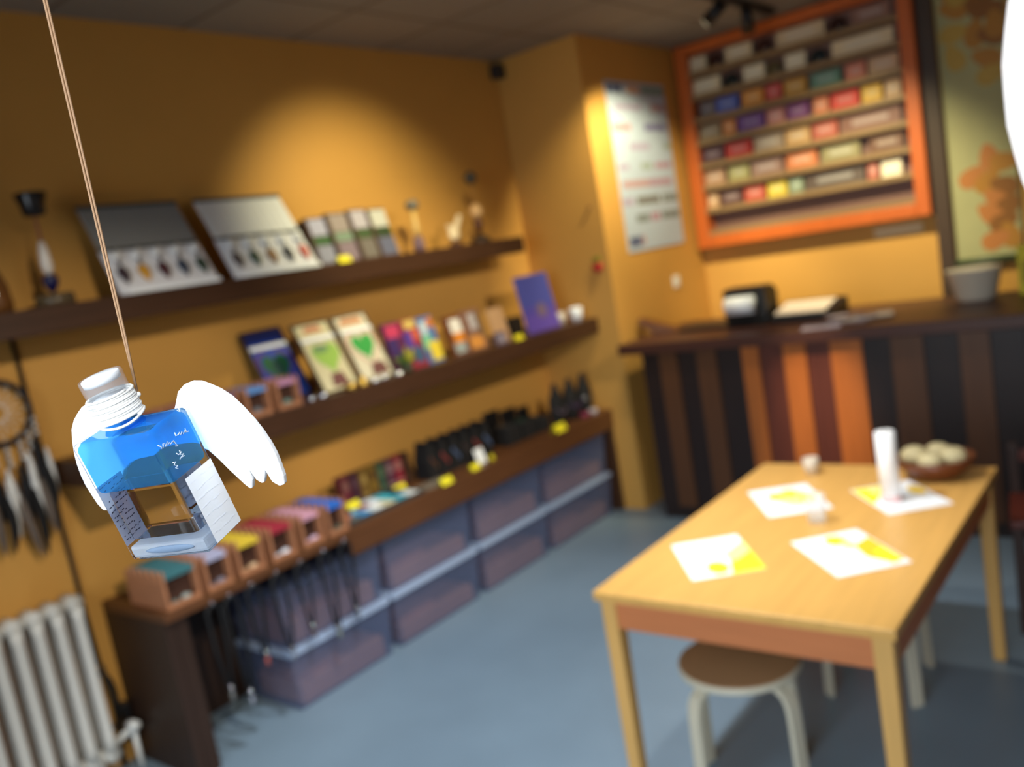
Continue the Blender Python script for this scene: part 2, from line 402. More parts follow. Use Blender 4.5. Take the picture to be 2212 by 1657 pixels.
def cup(label, loc, r, h, m_, cat='cup', name='cup', group=None):
    m = MB(); m.lathe([(r * .72, 0), (r * .9, h * .3), (r, h), (r * .92, h), (r * .80, h * .35), (r * .3, h * .12)], 24)
    return tag(m.build(name, m_, loc=loc), label, cat, group)
cup('small pale cup next to the purple board', (-3.28, 4.60, S2), .036, .075, paint(206, 196, 186))
cup('small white cup at the very end of the middle shelf', (-3.22, 4.70, S2), .042, .088, paint(226, 228, 236))
def tealight(label, loc, col, r=.024, h=.022, m_=None):
    t = thing('tealight', label, 'tealight', loc, 0, 'small tealights along the middle shelf')
    m = MB(); m.lathe([(r, 0), (r, h), (r * .9, h), (r * .9, h * .6)], 20); m.build('holder', m_ or SILVER, t)
    m = MB(); m.lathe([(r * .88, h * .3), (r * .88, h * .75)], 20); w_ = m.build('wax', paint(*col), t)
    MB().cyl((0, 0, h * .75), (0, 0, h * 1.05), .0012).build('wick', CORD, w_)
tealight('brass tealight holder before the cream heart picture', (-3.150, 2.672, S2), (228, 206, 110), .032, .030, BRASS)
tealight('orange tealight, left one of the pair of orange ones', (-3.15, 2.825, S2), (228, 140, 30), .026)
tealight('orange tealight, right one of the pair of orange ones', (-3.15, 2.985, S2), (224, 130, 26), .026)
tealight('silver tealight in front of the blue heart picture', (-3.15, 2.50, S2), (190, 190, 196))
tealight('silver tealight between the two orange tealights', (-3.15, 2.89, S2), (200, 200, 206), .02)
tealight('silver tealight next to the box of pale pink cards', (-3.15, 2.435, S2), (170, 170, 176), .018)
# brass bell behind the tealight, and a small green plant
m = MB(); m.lathe([(.034, 0), (.030, .012), (.020, .035), (.012, .045), (.004, .052)], 20)
tag(m.build('hand_bell', BRASS, loc=(-3.158, 2.752, S2)), 'small brass bell beside the brass tealight', 'bell')
t = thing('potted_plant', 'small green and yellow plant in front of the purple card packs', 'plant', (-3.155, 3.06, S2))
m = MB(); m.lathe([(.022, 0), (.030, .045), (.026, .045), (.02, .02)], 16); m.build('pot', paint(70, 70, 50), t)
for col, sd in (((60, 92, 40), 1), ((176, 168, 50), 2)):
    m = MB(); random.seed(sd)
    for k in range(16):
        a = random.uniform(0, 2 * PI); e = random.uniform(.3, 1.3); L = random.uniform(.05, .10)
        d = Vector((math.cos(a) * math.cos(e), math.sin(a) * math.cos(e), math.sin(e)))
        p0 = Vector((0, 0, .04)); m.tube([p0, p0 + d * L * .5, p0 + d * L], [.002, .010, .001], 6)
    m.build('leaves', paint(*col), t)
def price_tag(label, loc, rot=0.0, s=1.0):
    m = MB(); a, b, c = .036 * s, .030 * s, .016 * s
    m.prism([(-c, 0), (-c + .002, 0), (0, b - .003), (c - .002, 0), (c, 0), (0.001, b), (-0.001, b)], -a, a, 'y')
    tag(m.build('price_tag', YELLOWTAG, loc=loc, rotz=rot), label, 'price tag', 'yellow price tags')
price_tag('yellow price tag beside the small black box on the middle shelf', (-3.155, 3.98, S2), 0, 1)
price_tag('yellow price tag on the top shelf before the printed packs', (-3.325, 2.93, S1), 0, 1.1)

# ------------------------------------------------------------------ top shelf: pendant displays
WHITEC = mat('white display cloth', (226, 226, 232), .7)
def display(y0, y1, grey, label, gems, cordword):
    W = y1 - y0
    t = thing('pendant_display', label, 'jewellery display', (-3.305, y0, S1), 0, 'sloping pendant displays')
    p0, p1, p2 = (0, 0), (-.105, .185), (-.205, .365)
    m = MB(); m.prism([p0, p1, (p1[0] - .012, p1[1]), (-.02, 0)], 0, W, 'y'); m.build('tray', WHITEC, t)
    gm = mat('grey pleats_%d' % grey, (grey, grey, grey - 2), .45)
    m = MB(); n = 11
    for k in range(n):
        ya = W * k / n + .001; yb = W * (k + 1) / n - .001
        m.prism([(p1[0] + .004, p1[1] + .006), (p2[0] + .004, p2[1]), (p2[0] - .010, p2[1]), (p1[0] - .010, p1[1] + .006)], ya, yb, 'y')
    m.build('pleated_back', gm, t, bevel=.004)
    m = MB(); m.box(p1[0] - .012, p1[0] + .012, 0, W, p1[1] - .006, p1[1] + .006); m.box(p2[0] - .012, p2[0] + .008, 0, W, p2[1] - .004, p2[1] + .012)
    m.build('rail', mat('dark rail', (74, 74, 70), .5), t)
    m = MB(); m.box(-.002, .012, 0.02, W, 0, .016); m.build('label_strip', WHITE, t)
    for k, (nm, col) in enumerate(gems):
        yc = W * (k + .5) / len(gems)
        u = .50; x = p0[0] + (p1[0] - p0[0]) * u; z = (p1[1]) * u
        g = thing('pendant', '%s pendant, %s from the left on the %s' % (nm, ORD[k], cordword), 'pendant', (-3.305 + x + .012, y0 + yc, S1 + z), 0, 'pendants on the sloping displays')
        m = MB(); m.lathe([(.003, -.058), (.018, -.035), (.026, -.005), (.016, .018), (.004, .026)], 8, Matrix.Rotation(math.radians(-30), 4, 'Y') @ Matrix.Diagonal((.5, 1, 1, 1)))
        m.build('gem', mat('gem_%d_%d_%d' % col, col, .25), g)
        m = MB(); m.tube([(-.006, 0, .022), (-.028, -.012, .066)], .0025, 6); m.tube([(-.006, 0, .022), (-.028, .012, .066)], .0025, 6); m.build('cord', CORD, g)
        m = MB(); m.tube([(-.020, -.018, .052), (-.036, .018, .078)], .014, 10); m.build('paper_roll', WHITE, g)
display(1.765, 2.205, 138, 'darker grey sloping pendant display, nearer of the two on the top shelf',
        [('grey violet', (62, 48, 54)), ('amber yellow', (206, 150, 50)), ('maroon', (78, 40, 44)), ('slate blue', (60, 68, 84)), ('dark green', (48, 66, 50))], 'darker display')
display(2.295, 2.76, 226, 'pale grey sloping pendant display next to the printed packs on the top shelf',
        [('brown grey', (86, 74, 72)), ('leaf green', (52, 74, 50)), ('tan brown', (150, 108, 58)), ('black', (30, 30, 34)), ('coral red', (196, 88, 68))], 'pale display')
# printed packs standing on the top shelf
for k, (y, W, H, c0, c1, c2, lb) in enumerate([
        (2.80, .115, .245, (168, 166, 186), (58, 92, 50), (140, 140, 156), 'grey violet and green printed pack, nearest the pale display'),
        (2.935, .13, .26, (150, 136, 130), (120, 140, 118), (130, 112, 120), 'brown grey printed pack behind the yellow price tag'),
        (3.085, .115, .27, (176, 168, 176), (64, 84, 48), (112, 104, 96), 'pale lilac printed pack with dark green band'),
        (3.215, .125, .265, (190, 188, 176), (48, 66, 36), (96, 98, 118), 'cream and dark green printed pack at the far end of its row')]):
    pack('card_pack', lb, 'card pack', y, -3.345, W, H, .07, S1, [(84, 60, 46), c0, c1, c2], [(1, .12, .62, 1, .97), (2, .12, .42, 1, .60), (3, .12, .03, 1, .40)], 'printed packs on the top shelf', 14)

# slender ornaments on the top shelf
def ornament(label, loc, parts):
    t = thing('ornament', label, 'ornament', loc)
    for nm, prof, m_ in parts:
        m = MB(); m.lathe(prof, 24); m.build(nm, m_, t)
    return t
AMBER = mat('amber glass', (196, 140, 70), .1, trans=.6)
ornament('slender ornament with black flared cup above a blue gem, at the left', (-3.42, 1.56, S1),
         [('base', [(.066, 0), (.072, .012), (.068, .045), (.060, .045), (.058, .02)], mat('bronze glass', (92, 78, 58), .2)),
          ('gem', [(.004, .046), (.024, .075), (.030, .10), (.022, .118), (.010, .120)], mat('navy gem', (24, 24, 74), .15)),
          ('column', [(.010, .120), (.020, .135), (.022, .16), (.018, .21), (.010, .245)], mat('pearl white', (236, 226, 214), .2)),
          ('stem', [(.005, .245), (.004, .34)], paint(150, 84, 70)),
          ('cup', [(.034, .34), (.042, .352), (.042, .372), (.058, .42), (.056, .425), (.036, .385)], mat('black glazed cup', (34, 32, 32), .18))])
ornament('amber bottle ornament at the left end of the top shelf', (-3.44, 1.36, S1),
         [('body', [(.05, 0), (.056, .03), (.05, .10), (.03, .16), (.012, .20), (.012, .24)], mat('brown bottle', (112, 72, 36), .2)),
          ('stopper', [(.016, .24), (.018, .255), (.01, .27)], mat('dark stopper', (40, 34, 30), .4))])
ornament('thin pale ornament with small grey cap, first after the printed packs', (-3.40, 3.555, S1),
         [('base', [(.030, 0), (.034, .02), (.030, .07), (.022, .085)], mat('violet base', (110, 84, 92), .4)),
          ('stem', [(.016, .085), (.020, .12), (.014, .23)], mat('pale gold stem', (206, 168, 98), .4)),
          ('cap', [(.022, .23), (.038, .245), (.036, .275), (.012, .285)], mat('grey cap', (112, 104, 90), .4))])
t = thing('bird_figurine', 'small white bird figurine with raised wing on the top shelf', 'figurine', (-3.40, 3.86, S1))
m = MB(); m.lathe([(.035, 0), (.038, .015), (.012, .03)], 16); m.build('base', mat('dark brown base', (80, 46, 36), .5), t)
bw = mat('cream white', (236, 214, 176), .45)
m = MB(); m.ball((0, .0, .065), .022, .045, .032); m.build('body', bw, t)
m = MB(); m.prism([(-.03, .06), (.03, .075), (.085, .175), (.062, .18), (.01, .12), (-.05, .13)], -.008, .008, 'x'); m.build('wing', bw, t, bevel=.003)
ornament('tall ornament with dark ball on a thin rod at the shelf end', (-3.40, 4.09, S1),
         [('base', [(.058, 0), (.060, .015), (.045, .03), (.012, .05)], mat('dark base', (58, 42, 30), .5)),
          ('lower_ball', [(.012, .05), (.026, .10), (.030, .118), (.024, .135), (.010, .145)], mat('dark amber', (92, 56, 38), .3)),
          ('flower', [(.012, .145), (.036, .165), (.040, .195), (.022, .225), (.006, .235)], mat('pale blossom', (222, 176, 120), .5)),
          ('rod', [(.003, .235), (.003, .345)], paint(170, 120, 60)),
          ('ball', [(.006, .345), (.030, .36), (.040, .385), (.030, .41), (.006, .425)], mat('dark grey ball', (58, 54, 46), .3))])

# ------------------------------------------------------------------ low bench: tray, books, black displays
t = thing('tray', 'dark flat tray of coloured pouches on the low shelf bench', 'tray', (-3.145, 2.50, S3))
m = MB(); m.box(-.25, 0, 0, .50, 0, .008); m.box(-.25, 0, 0, .008, .008, .022); m.box(-.25, 0, .492, .50, .008, .022); m.box(-.008, 0, .008, .492, .008, .022); m.box(-.25, -.242, .008, .492, .008, .022)
m.build('base', mat('dark tray', (62, 60, 58), .4), t)
pc = [('slate grey', (104, 110, 108)), ('bright blue', (66, 140, 190)), ('white', (226, 228, 226)), ('cream', (206, 196, 160)), ('teal', (40, 156, 176)), ('white and grey', (214, 216, 214)),
      ('brick red', (168, 72, 60)), ('pale blue', (140, 184, 210)), ('dark red', (140, 50, 50)), ('snow white', (220, 224, 230)), ('turquoise', (60, 170, 186)), ('dark navy', (46, 52, 60))]
for k, (nm, c) in enumerate(pc):
    i, j = k % 6, k // 6
    m = MB(); m.box(-.05, .05, -.036, .036, 0, .014); m.box(-.03, .03, -.02, .02, .014, .021)
    o = m.build('pouch', paint(*c), loc=(-3.200 - j * .116, 2.55 + i * .079, S3 + .0085), rotz=random.uniform(-.12, .12), bevel=.006)
    tag(o, '%s pouch, %s from the left in the %s row of the dark tray' % (nm, ORD[i], ['front', 'back'][j]), 'pouch', 'coloured pouches in the tray')
for k, (nm, c, c2) in enumerate([('maroon', (98, 32, 44), (130, 90, 80)), ('dark plum', (60, 24, 38), (90, 60, 70)), ('bronze', (112, 82, 32), (160, 130, 70)), ('gold brown', (122, 92, 30), (90, 60, 30)),
                              ('dark green', (52, 74, 58), (90, 110, 80)), ('violet brown', (92, 50, 66), (150, 120, 120)), ('crimson', (140, 36, 50), (190, 130, 120)), ('dark brown', (64, 40, 24), (90, 60, 40))]):
    pack('incense_box', '%s upright box, %s in the row along the wall' % (nm, ORD[k]), 'box', 2.70 + k * .062, -3.40, .054, .165, .05, S3, [c, c2], [(1, .2, .55, .8, .85), (1, .2, .15, .8, .25)], 'upright boxes along the wall', 4)
m = MB(); m.box(-.12, .0, 0, .15, 0, .022); m.box(-.115, -.003, .003, .147, .004, .018)
tag(m.build('notebook', paint(58, 26, 48), loc=(-3.36, 2.53, S3 + .023), bevel=.003), 'dark purple notebook lying on the back of the tray', 'notebook')
t = thing('clay_pot', 'small terracotta pot with black top near the blue cards', 'pot', (-3.19, 2.515, S3 + .0085))
MB().lathe([(.022, 0), (.030, .045), (.026, .045), (.018, .02)], 18).build('pot', paint(170, 92, 60), t)
MB().lathe([(.031, .0455), (.033, .062), (.020, .066)], 18).build('lid', BLACK, t)
price_tag('yellow price tag on the tray before the maroon box', (-3.30, 2.66, S3 + .031), 0, 1.1)
price_tag('yellow price tag in front of the crimson upright box', (-3.345, 3.02, S3), 0, 1.1)
price_tag('yellow price tag on the bench front edge, between tray and black stands', (-3.14, 3.16, S3), 0, 1.15)
price_tag('yellow price tag in front of the black card stands', (-3.16, 3.42, S3), 0, 1.0)
price_tag('yellow price tag with white card near the far end of the bench', (-3.15, 4.22, S3), 0, 1.5)
price_tag('yellow price tag at the corner of the last black card stand', (-3.19, 3.60, S3), .5, .9)
m = MB(); m.box(0, .09, 0, .20, 0, .012); tag(m.build('cloth_mat', mat('grey cloth', (110, 98, 84), .8), loc=(-3.25, 3.03, S3)), 'small grey cloth mat beside the tray', 'mat')
m = MB(); m.box(0, .003, 0, .07, 0, .085, Matrix.Rotation(-.3, 4, 'Y')); tag(m.build('paper_card', WHITE, loc=(-3.20, 3.50, S3)), 'small white card leaning at the black card stands', 'card')
for k in range(6):
    t = thing('earring_stand', 'black peaked earring stand, %s from the left in its row' % ORD[k], 'earring stand', (-3.28, 3.20 + k * .092, S3), 0, 'black earring stands')
    m = MB(); m.prism([(0, 0), (.08, 0), (.08, .10), (.05, .20), (.03, .20), (0, .10)], -.11, 0, 'x'); m.build('stand', BLACKCLOTH, t, bevel=.003)
    m = MB()
    for q in range(3): m.box(.0, .003, .016 + q * .018, .026 + q * .018, .10 - q * .022, .125 - q * .022)
    m.build('earring', [SILVER, paint(150, 60, 54), paint(90, 110, 150)][k % 3], t)
for k, (y, W, H) in enumerate([(3.86, .14, .19), (4.02, .14, .17), (4.18, .11, .15)]):
    t = thing('jewellery_case', 'black jewellery case, %s in the group before the busts' % ORD[k], 'case', (-3.26, y, S3), 0, 'black jewellery cases')
    m = MB(); m.box(-.16, 0, 0, W, 0, H * .6); m.build('base', BLACKCLOTH, t, bevel=.008)
    m = MB(); m.box(-.16, -.14, 0, W, H * .6 + .001, H * 1.15, Matrix.Rotation(-.1, 4, 'Y')); m.build('lid', BLACK, t, bevel=.006)
    m = MB(); m.box(-.11, -.05, W * .3, W * .6, H * .6, H * .6 + .012); m.build('jewel', [SILVER, paint(30, 60, 50), SILVER][k], t)
for k, y in enumerate((4.37, 4.53, 4.69)):
    t = thing('necklace_bust', 'black rounded necklace bust, %s at the far end of the bench' % ORD[k], 'necklace bust', (-3.25, y, S3), 0, 'black necklace busts')
    m = MB(); m.lathe([(.052, 0), (.060, .04), (.066, .11), (.060, .17), (.036, .215), (.026, .24), (.022, .265), (.006, .27)], 20, Matrix.Diagonal((.62, 1, 1, 1)))
    m.build('bust', BLACKCLOTH, t)
    m = MB(); m.tube([(.040 * (.3 + abs(math.sin(a))), .05 * math.cos(a), .13 - .05 * math.sin(a)) for a in [PI * q / 10 for q in range(11)]], .003, 6); m.build('necklace', [paint(120, 100, 120), paint(90, 60, 110), SILVER][k], t)
m = MB(); m.lathe([(.03, 0), (.034, .03), (.026, .034)], 16); tag(m.build('trinket_dish', paint(170, 160, 165), loc=(-3.18, 4.66, S3)), 'small pale dish in front of the last black bust', 'dish')
m = MB(); m.lathe([(.03, 0), (.034, .03), (.026, .034)], 16); tag(m.build('trinket_dish', paint(120, 40, 66), loc=(-3.18, 4.56, S3)), 'small dark pink dish in front of the black busts', 'dish')

# necklaces hanging below the bench front
gems = [((110, 112, 110), 'smoky grey'), ((150, 154, 168), 'silver'), ((176, 90, 80), 'red'), ((140, 146, 160), 'pale silver'), ((96, 78, 70), 'brown'), ((140, 144, 132), 'greenish'), ((110, 112, 116), 'grey')]
for k, y in enumerate((1.72, 1.80, 1.905, 2.03, 2.155, 2.285, 2.405)):
    L = (.36, .42, .30, .34, .30, .36, .32)[k]; x = -3.100
    t = thing('hanging_necklace', 'black cord necklace with %s pendant, %s from the left under the bench' % (gems[k][1], ORD[k]), 'necklace', (x, y, .650), 0, 'necklaces hanging under the bench')
    m = MB(); m.tube([(-.012, 0, .02), (.004, 0, .02), (.010, 0, .012), (.006, 0, .002)], .003, 6); m.build('hook', SILVER, t)
    m = MB(); arc = [(.004, .030 * math.cos(a) * 1.0, -.03 + .034 * math.sin(a)) for a in [PI * q / 10 for q in range(11)]]
    m.tube([(.004, .006, -L)] + [(.004, .026, -L * .5)] + arc + [(.004, -.026, -L * .5), (.004, -.006, -L)], .0075, 8); m.build('cord', CORD, t)
    m = MB(); m.lathe([(.003, -L - .045), (.009, -L - .030), (.011, -L - .014), (.005, -L)], 10, Matrix.Translation((.004, 0, 0)) @ Matrix.Diagonal((.6, 1, 1, 1)))
    m.build('pendant', mat('pendant_%d' % k, gems[k][0], .2, metal=.3), t)
    m = MB(); m.lathe([(.006, -L), (.010, -L + .012), (.006, -L + .024)], 10, Matrix.Translation((.004, 0, 0))); m.build('bead', SILVER, t)

# storage bins in two rows
for r, (z0, rn) in enumerate(((.002, 'lower'), (.2845, 'upper'))):
    for k, (y0, y1) in enumerate(((2.045, 2.640), (2.672, 3.310), (3.345, 3.965), (3.998, 4.700))):
        W = y1 - y0; Hh = .255
        pos = ['first', 'second', 'third', 'fourth'][k]
        t = thing('storage_bin', 'smoky plastic storage bin, %s from the left in the %s row' % (pos, rn), 'storage bin', (-3.155, y0, z0), 0, 'storage bins under the bench')
        m = MB(); D = .40; e = .018
        o = [(-D + e, e), (-e, e), (-e, W - e), (-D + e, W - e)]; tpo = [(-D, 0), (0, 0), (0, W), (-D, W)]
        vs = [(x, y, 0) for x, y in o] + [(x, y, Hh) for x, y in tpo]
        q = .004
        vs += [(-D + e + q, e + q, q), (-e - q, e + q, q), (-e - q, W - e - q, q), (-D + e + q, W - e - q, q)] + [(-D + q, q, Hh), (-q, q, Hh), (-q, W - q, Hh), (-D + q, W - q, Hh)]
        fs = [(0, 1, 2, 3), (8, 9, 10, 11)]
        for i in range(4):
            j = (i + 1) % 4; fs += [(i, j, 4 + j, 4 + i), (8 + i, 8 + j, 12 + j, 12 + i), (4 + i, 4 + j, 12 + j, 12 + i)]
        m.add(vs, fs); m.build('tub', BIN, t)
        m = MB(); m.box(-D - .004, .008, -.004, W + .004, Hh, Hh + .024); m.box(-D + .03, -.03, .03, W - .03, Hh + .024, Hh + .0262); m.build('lid', BINLID if r == 0 else BIN, t, bevel=.005)
        ch = (.10, .085, .11, .09)[k]
        m = MB(); m.box(-D + .05, -.030, .05, W - .05, 0, ch); m.box(-D + .05, -.06, .07, W * .5, ch + .001, ch + .03)
        tag(m.build('carton', CARTON, loc=(-3.155, y0, z0 + .006), bevel=.004), 'pinkish brown cartons inside the %s bin of the %s row' % (pos, rn), 'carton', 'cartons inside the bins')

# ------------------------------------------------------------------ small things on the alcove and recess walls
m = MB(); m.lathe([(.036, 0), (.034, .012), (.02, .018)], 20, Matrix.Translation((-3.055, YB - .0005, 1.625)) @ Matrix.Rotation(PI / 2, 4, 'X'))
m.m(1); m.box(-3.075, -3.03, YB - .016, YB - .001, 1.655, 1.69)
tag(m.build('wall_ornament', [paint(190, 44, 40), paint(120, 130, 40)]), 'small red round ornament on the alcove wall beside the poster', 'ornament')
m = MB(); m.tube([(-3.05, YB - .0005, 2.005), (-3.05, YB - .010, 2.005), (-3.05, YB - .012, 2.012)], .010, 8)
tag(m.build('wall_hook', paint(120, 76, 40)), 'little brown hook on the alcove wall left of the poster', 'hook')
m = MB(); m.box(-3.598, -3.53, YB - .085, YB - .001, 2.93, 3.02); m.m(0)
tag(m.build('sensor_box', mat('grey black box', (46, 42, 42), .5), bevel=.01), 'small dark sensor box high in the alcove corner', 'sensor')
t = thing('light_switch', 'white light switch on the yellow lit wall below the poster', 'switch', (XC, 5.64, 1.37))
MB().box(0.0005, .010, -.042, .042, 0, .085).build('plate', WHITEP, t, bevel=.003)
MB().box(.0102, .016, -.024, .024, .018, .066).build('rocker', WHITEP, t, bevel=.002)
# poster with rows of coloured print
pm = [paint(186, 198, 214)] + [paint(*c) for c in ((74, 84, 122), (222, 170, 130), (120, 146, 130), (176, 160, 186), (190, 140, 140), (120, 110, 160), (160, 172, 160), (180, 130, 150), (112, 104, 90), (120, 126, 122))]
m = MB(); m.box(XC + .0003, XC + .006, 5.05, 5.84, 1.675, 2.785)
rows = [(.935, .985, [(0, .26, 1), (.34, .56, 2), (.58, 1, 3)]), (.835, .87, [(.1, .55, 4), (.7, .97, 5)]), (.715, .755, [(.02, .32, 5), (.55, .95, 6)]), (.60, .64, [(.25, .6, 4), (.85, 1, 7)]),
        (.485, .52, [(.02, .2, 4), (.4, .6, 7), (.65, .95, 8)]), (.38, .42, [(.05, .5, 5), (.5, .92, 8)]), (.275, .32, [(0, .2, 4), (.25, .65, 9), (.7, .98, 10)]), (.17, .215, [(.2, .42, 10), (.45, .62, 8), (.65, .98, 10)]), (.03, .09, [(.03, .24, 1), (.25, .3, 5)])]
for z0, z1, cs in rows:
    for a, b, ci in cs:
        n = max(1, int((b - a) / .07))
        for q in range(n):
            ya = 5.05 + .79 * (a + (b - a) * q / n) + .004; yb = 5.05 + .79 * (a + (b - a) * (q + 1) / n) - .004
            m.m(ci); m.add([(XC + .0066, ya, 1.675 + 1.11 * z0), (XC + .0066, yb, 1.675 + 1.11 * z0), (XC + .0066, yb, 1.675 + 1.11 * z1), (XC + .0066, ya, 1.675 + 1.11 * z1)], [(0, 1, 2, 3)])
tag(m.build('poster', pm), 'tall white poster with rows of small coloured print on the yellow lit wall', 'poster')

# ------------------------------------------------------------------ rack of packs on the back wall
RX0, RX1, RZ0, RZ1 = -2.94, -1.345, 1.60, 3.04
t = thing('wall_rack', 'large orange framed wall rack with rows of coloured packs above the counter', 'rack', (RX0, YD, RZ0))
RW, RH = RX1 - RX0, RZ1 - RZ0
m = MB(); m.box(0, .095, -.13, 0, 0, RH); m.box(RW - .085, RW, -.13, 0, 0, RH); m.box(.095, RW - .085, -.13, 0, 0, .085); m.box(.095, RW - .085, -.13, 0, RH - .07, RH)
m.build('frame', ORANGEWOOD, t, bevel=.006)
B(.095, RW - .085, -.012, -.001, .085, RH - .07).build('back_or_added_panel', MAUVE, t)
RN = 8; rp = (RH - .155) / RN
for i in range(RN):
    z = .085 + i * rp
    m = MB(); m.box(.0955, RW - .0855, -.115, -.013, z + .001, z + .014); m.box(.0955, RW - .0855, -.122, -.108, z + .001, z + .036)
    m.build('shelf_rail', RAILWOOD, t)
packs = {
 0: [(0, .09, 'cream', (222, 204, 164)), (.19, .33, 'cream', (222, 204, 164)), (.45, .68, 'cream', (218, 196, 156)), (.80, .97, 'mauve', (150, 112, 96))],
 1: [(0, .15, 'cream', (232, 214, 176)), (.27, .38, 'cream', (232, 218, 184)), (.48, .58, 'cream', (232, 218, 184)), (.70, .97, 'cream', (232, 210, 170))],
 2: [(.02, .11, 'slate blue', (108, 96, 96)), (.11, .23, 'blue', (82, 98, 176)), (.25, .36, 'orange', (220, 146, 60)), (.37, .45, 'red', (206, 76, 70)), (.46, .57, 'ochre', (206, 152, 66)), (.59, .73, 'teal green', (104, 142, 122)), (.75, .84, 'pink', (222, 136, 110)), (.85, .98, 'beige', (214, 174, 136))],
 3: [(0, .12, 'olive beige', (156, 134, 102)), (.13, .20, 'orange', (222, 140, 74)), (.21, .35, 'purple', (112, 72, 140)), (.36, .45, 'pink', (198, 130, 122)), (.46, .57, 'violet', (120, 60, 116)), (.59, .66, 'salmon', (220, 130, 90)), (.67, .80, 'red', (206, 60, 48)), (.81, .90, 'gold', (218, 168, 60)), (.91, .98, 'beige', (200, 160, 120))],
 4: [(0, .12, 'dark navy', (84, 52, 62)), (.13, .27, 'red', (178, 42, 40)), (.28, .43, 'grey beige', (164, 142, 122)), (.44, .56, 'tan', (196, 152, 100)), (.57, .69, 'brick', (176, 84, 64)), (.70, .97, 'mauve brown', (122, 80, 66))],
 5: [(0, .11, 'pale pink', (190, 146, 112)), (.13, .24, 'olive green', (164, 154, 98)), (.25, .41, 'mauve', (150, 116, 104)), (.43, .58, 'terracotta', (202, 118, 72)), (.60, .78, 'sage green', (136, 124, 84)), (.82, .97, 'dark brown', (98, 56, 30))],
 6: [(0, .06, 'beige', (206, 160, 116)), (.07, .19, 'maroon', (90, 56, 52)), (.20, .31, 'red', (184, 74, 54)), (.32, .42, 'yellow', (208, 180, 58)), (.43, .50, 'teal', (130, 142, 116)), (.51, .79, 'dark grey', (86, 70, 62)), (.80, .85, 'rose', (176, 90, 70)), (.86, .95, 'white', (236, 220, 190))]}
IW = RW - .18
for r, lst in packs.items():
    z = RZ0 + .085 + (RN - 1 - r) * rp + .0145
    for k, (a, b, nm, c) in enumerate(lst):
        x0 = RX0 + .0975 + IW * a; wd = IW * (b - a) - .006; hh = rp - .040
        t = thing('pack', '%s pack, %s from the left on the %s row of the wall rack' % (nm, ORD[k], ['top', 'second', 'third', 'fourth', 'fifth', 'sixth', 'seventh'][r]), 'pack', (x0, YD - .040, z), 0, 'packs in the wall rack')
        M = Matrix.Rotation(math.radians(-9), 4, 'X')
        m = MB(); m.box(0, wd, -.045, -.012, 0, hh, M); m.build('sleeve', paint(*c), t)
        c2 = tuple(int(min(255, v * .6 + 90)) for v in c)
        m = MB(); m.box(wd * .2, wd * .8, -.0462, -.0452, hh * .45, hh * .75, M); m.build('print', paint(*c2), t)
for r, k, a, c, nm in ((0, 0, .135, (60, 34, 26), 'dark brown'), (0, 1, .385, (62, 36, 30), 'reddish brown'), (0, 2, .735, (56, 32, 26), 'deep brown'), (1, 0, .205, (28, 38, 38), 'black green'), (1, 1, .425, (92, 80, 52), 'olive'), (1, 2, .635, (24, 36, 40), 'black teal')):
    z = RZ0 + .085 + (RN - 1 - r) * rp + .0145
    m = MB(); m.lathe([(.052, -.012), (.056, 0), (.052, .012), (.03, .016)], 20, Matrix.Translation((0, 0, .056)) @ Matrix.Rotation(PI / 2 - .15, 4, 'X'))
    tag(m.build('tin', mat('tin_%d' % (r * 3 + k), c, .35), loc=(RX0 + .0975 + IW * a, YD - .075, z + .004)), '%s round tin, %s of three on the %s row of the wall rack' % (nm, ORD[k], ['top', 'second'][r]), 'tin', 'round tins in the wall rack')
tag(B(-1.73, -1.43, YD - .012, YD, 1.50, 1.56).build('name_strip', paint(232, 208, 160), bevel=.002), 'blank cream strip sign on the wall under the rack', 'sign')

# scroll right of the post
t = thing('wall_scroll', 'tall pale green scroll with orange brown leaf shapes right of the dark post', 'scroll', (-1.235, YD - .03, 1.29))
SW, SHh = .36, ZC - 1.29 - .02
m = MB(); m.box(0, SW, -.004, 0, 0, SHh)
random.seed(5)
def leaf(cx, cz, a, b, rot, n=16):
    o = []
    for k in range(n):
        q = 2 * PI * k / n; u = a * math.cos(q); v_ = b * math.sin(q) * (1 - .3 * math.cos(q))
        o.append((cx + u * math.cos(rot) - v_ * math.sin(rot), -.0048, cz + u * math.sin(rot) + v_ * math.cos(rot)))
    return o
LV = [(.08, 1.62, 1), (.18, 1.66, 2), (.28, 1.60, 1), (.10, 1.50, 1), (.22, 1.48, 2), (.30, 1.44, 2), (.09, 1.36, 3), (.20, 1.33, 1), (.29, 1.30, 2), (.08, 1.22, 3), (.25, 1.18, 1), (.27, 1.08, 3), (.26, 1.55, 2), (.14, 1.58, 3), (.31, 1.36, 1),
      (.22, .60, 4), (.30, .56, 1), (.12, .50, 4), (.20, .46, 1), (.29, .42, 2), (.24, .34, 4), (.31, .30, 2), (.20, .26, 4), (.27, .20, 2), (.30, .12, 1), (.22, .10, 4)]
for i, (x, z, c) in enumerate(LV):
    m.m(c); lf = leaf(x, z, .085, .055, random.uniform(0, 3)); m.ngon([(min(.358, max(.002, p[0])), p[1] - i * .00005, p[2]) for p in lf])
m.build('cloth', [mat('pale olive cloth', (172, 166, 118), .7, noise=.12, nscale=5), paint(176, 120, 34), paint(140, 88, 22), paint(184, 150, 60), paint(186, 116, 52)], t)
m = MB(); m.tube([(-.09, -.012, -.02), (SW + .03, -.012, -.02)], .022, 12); m.build('rod', mat('dark green rod', (62, 76, 52), .4), t)

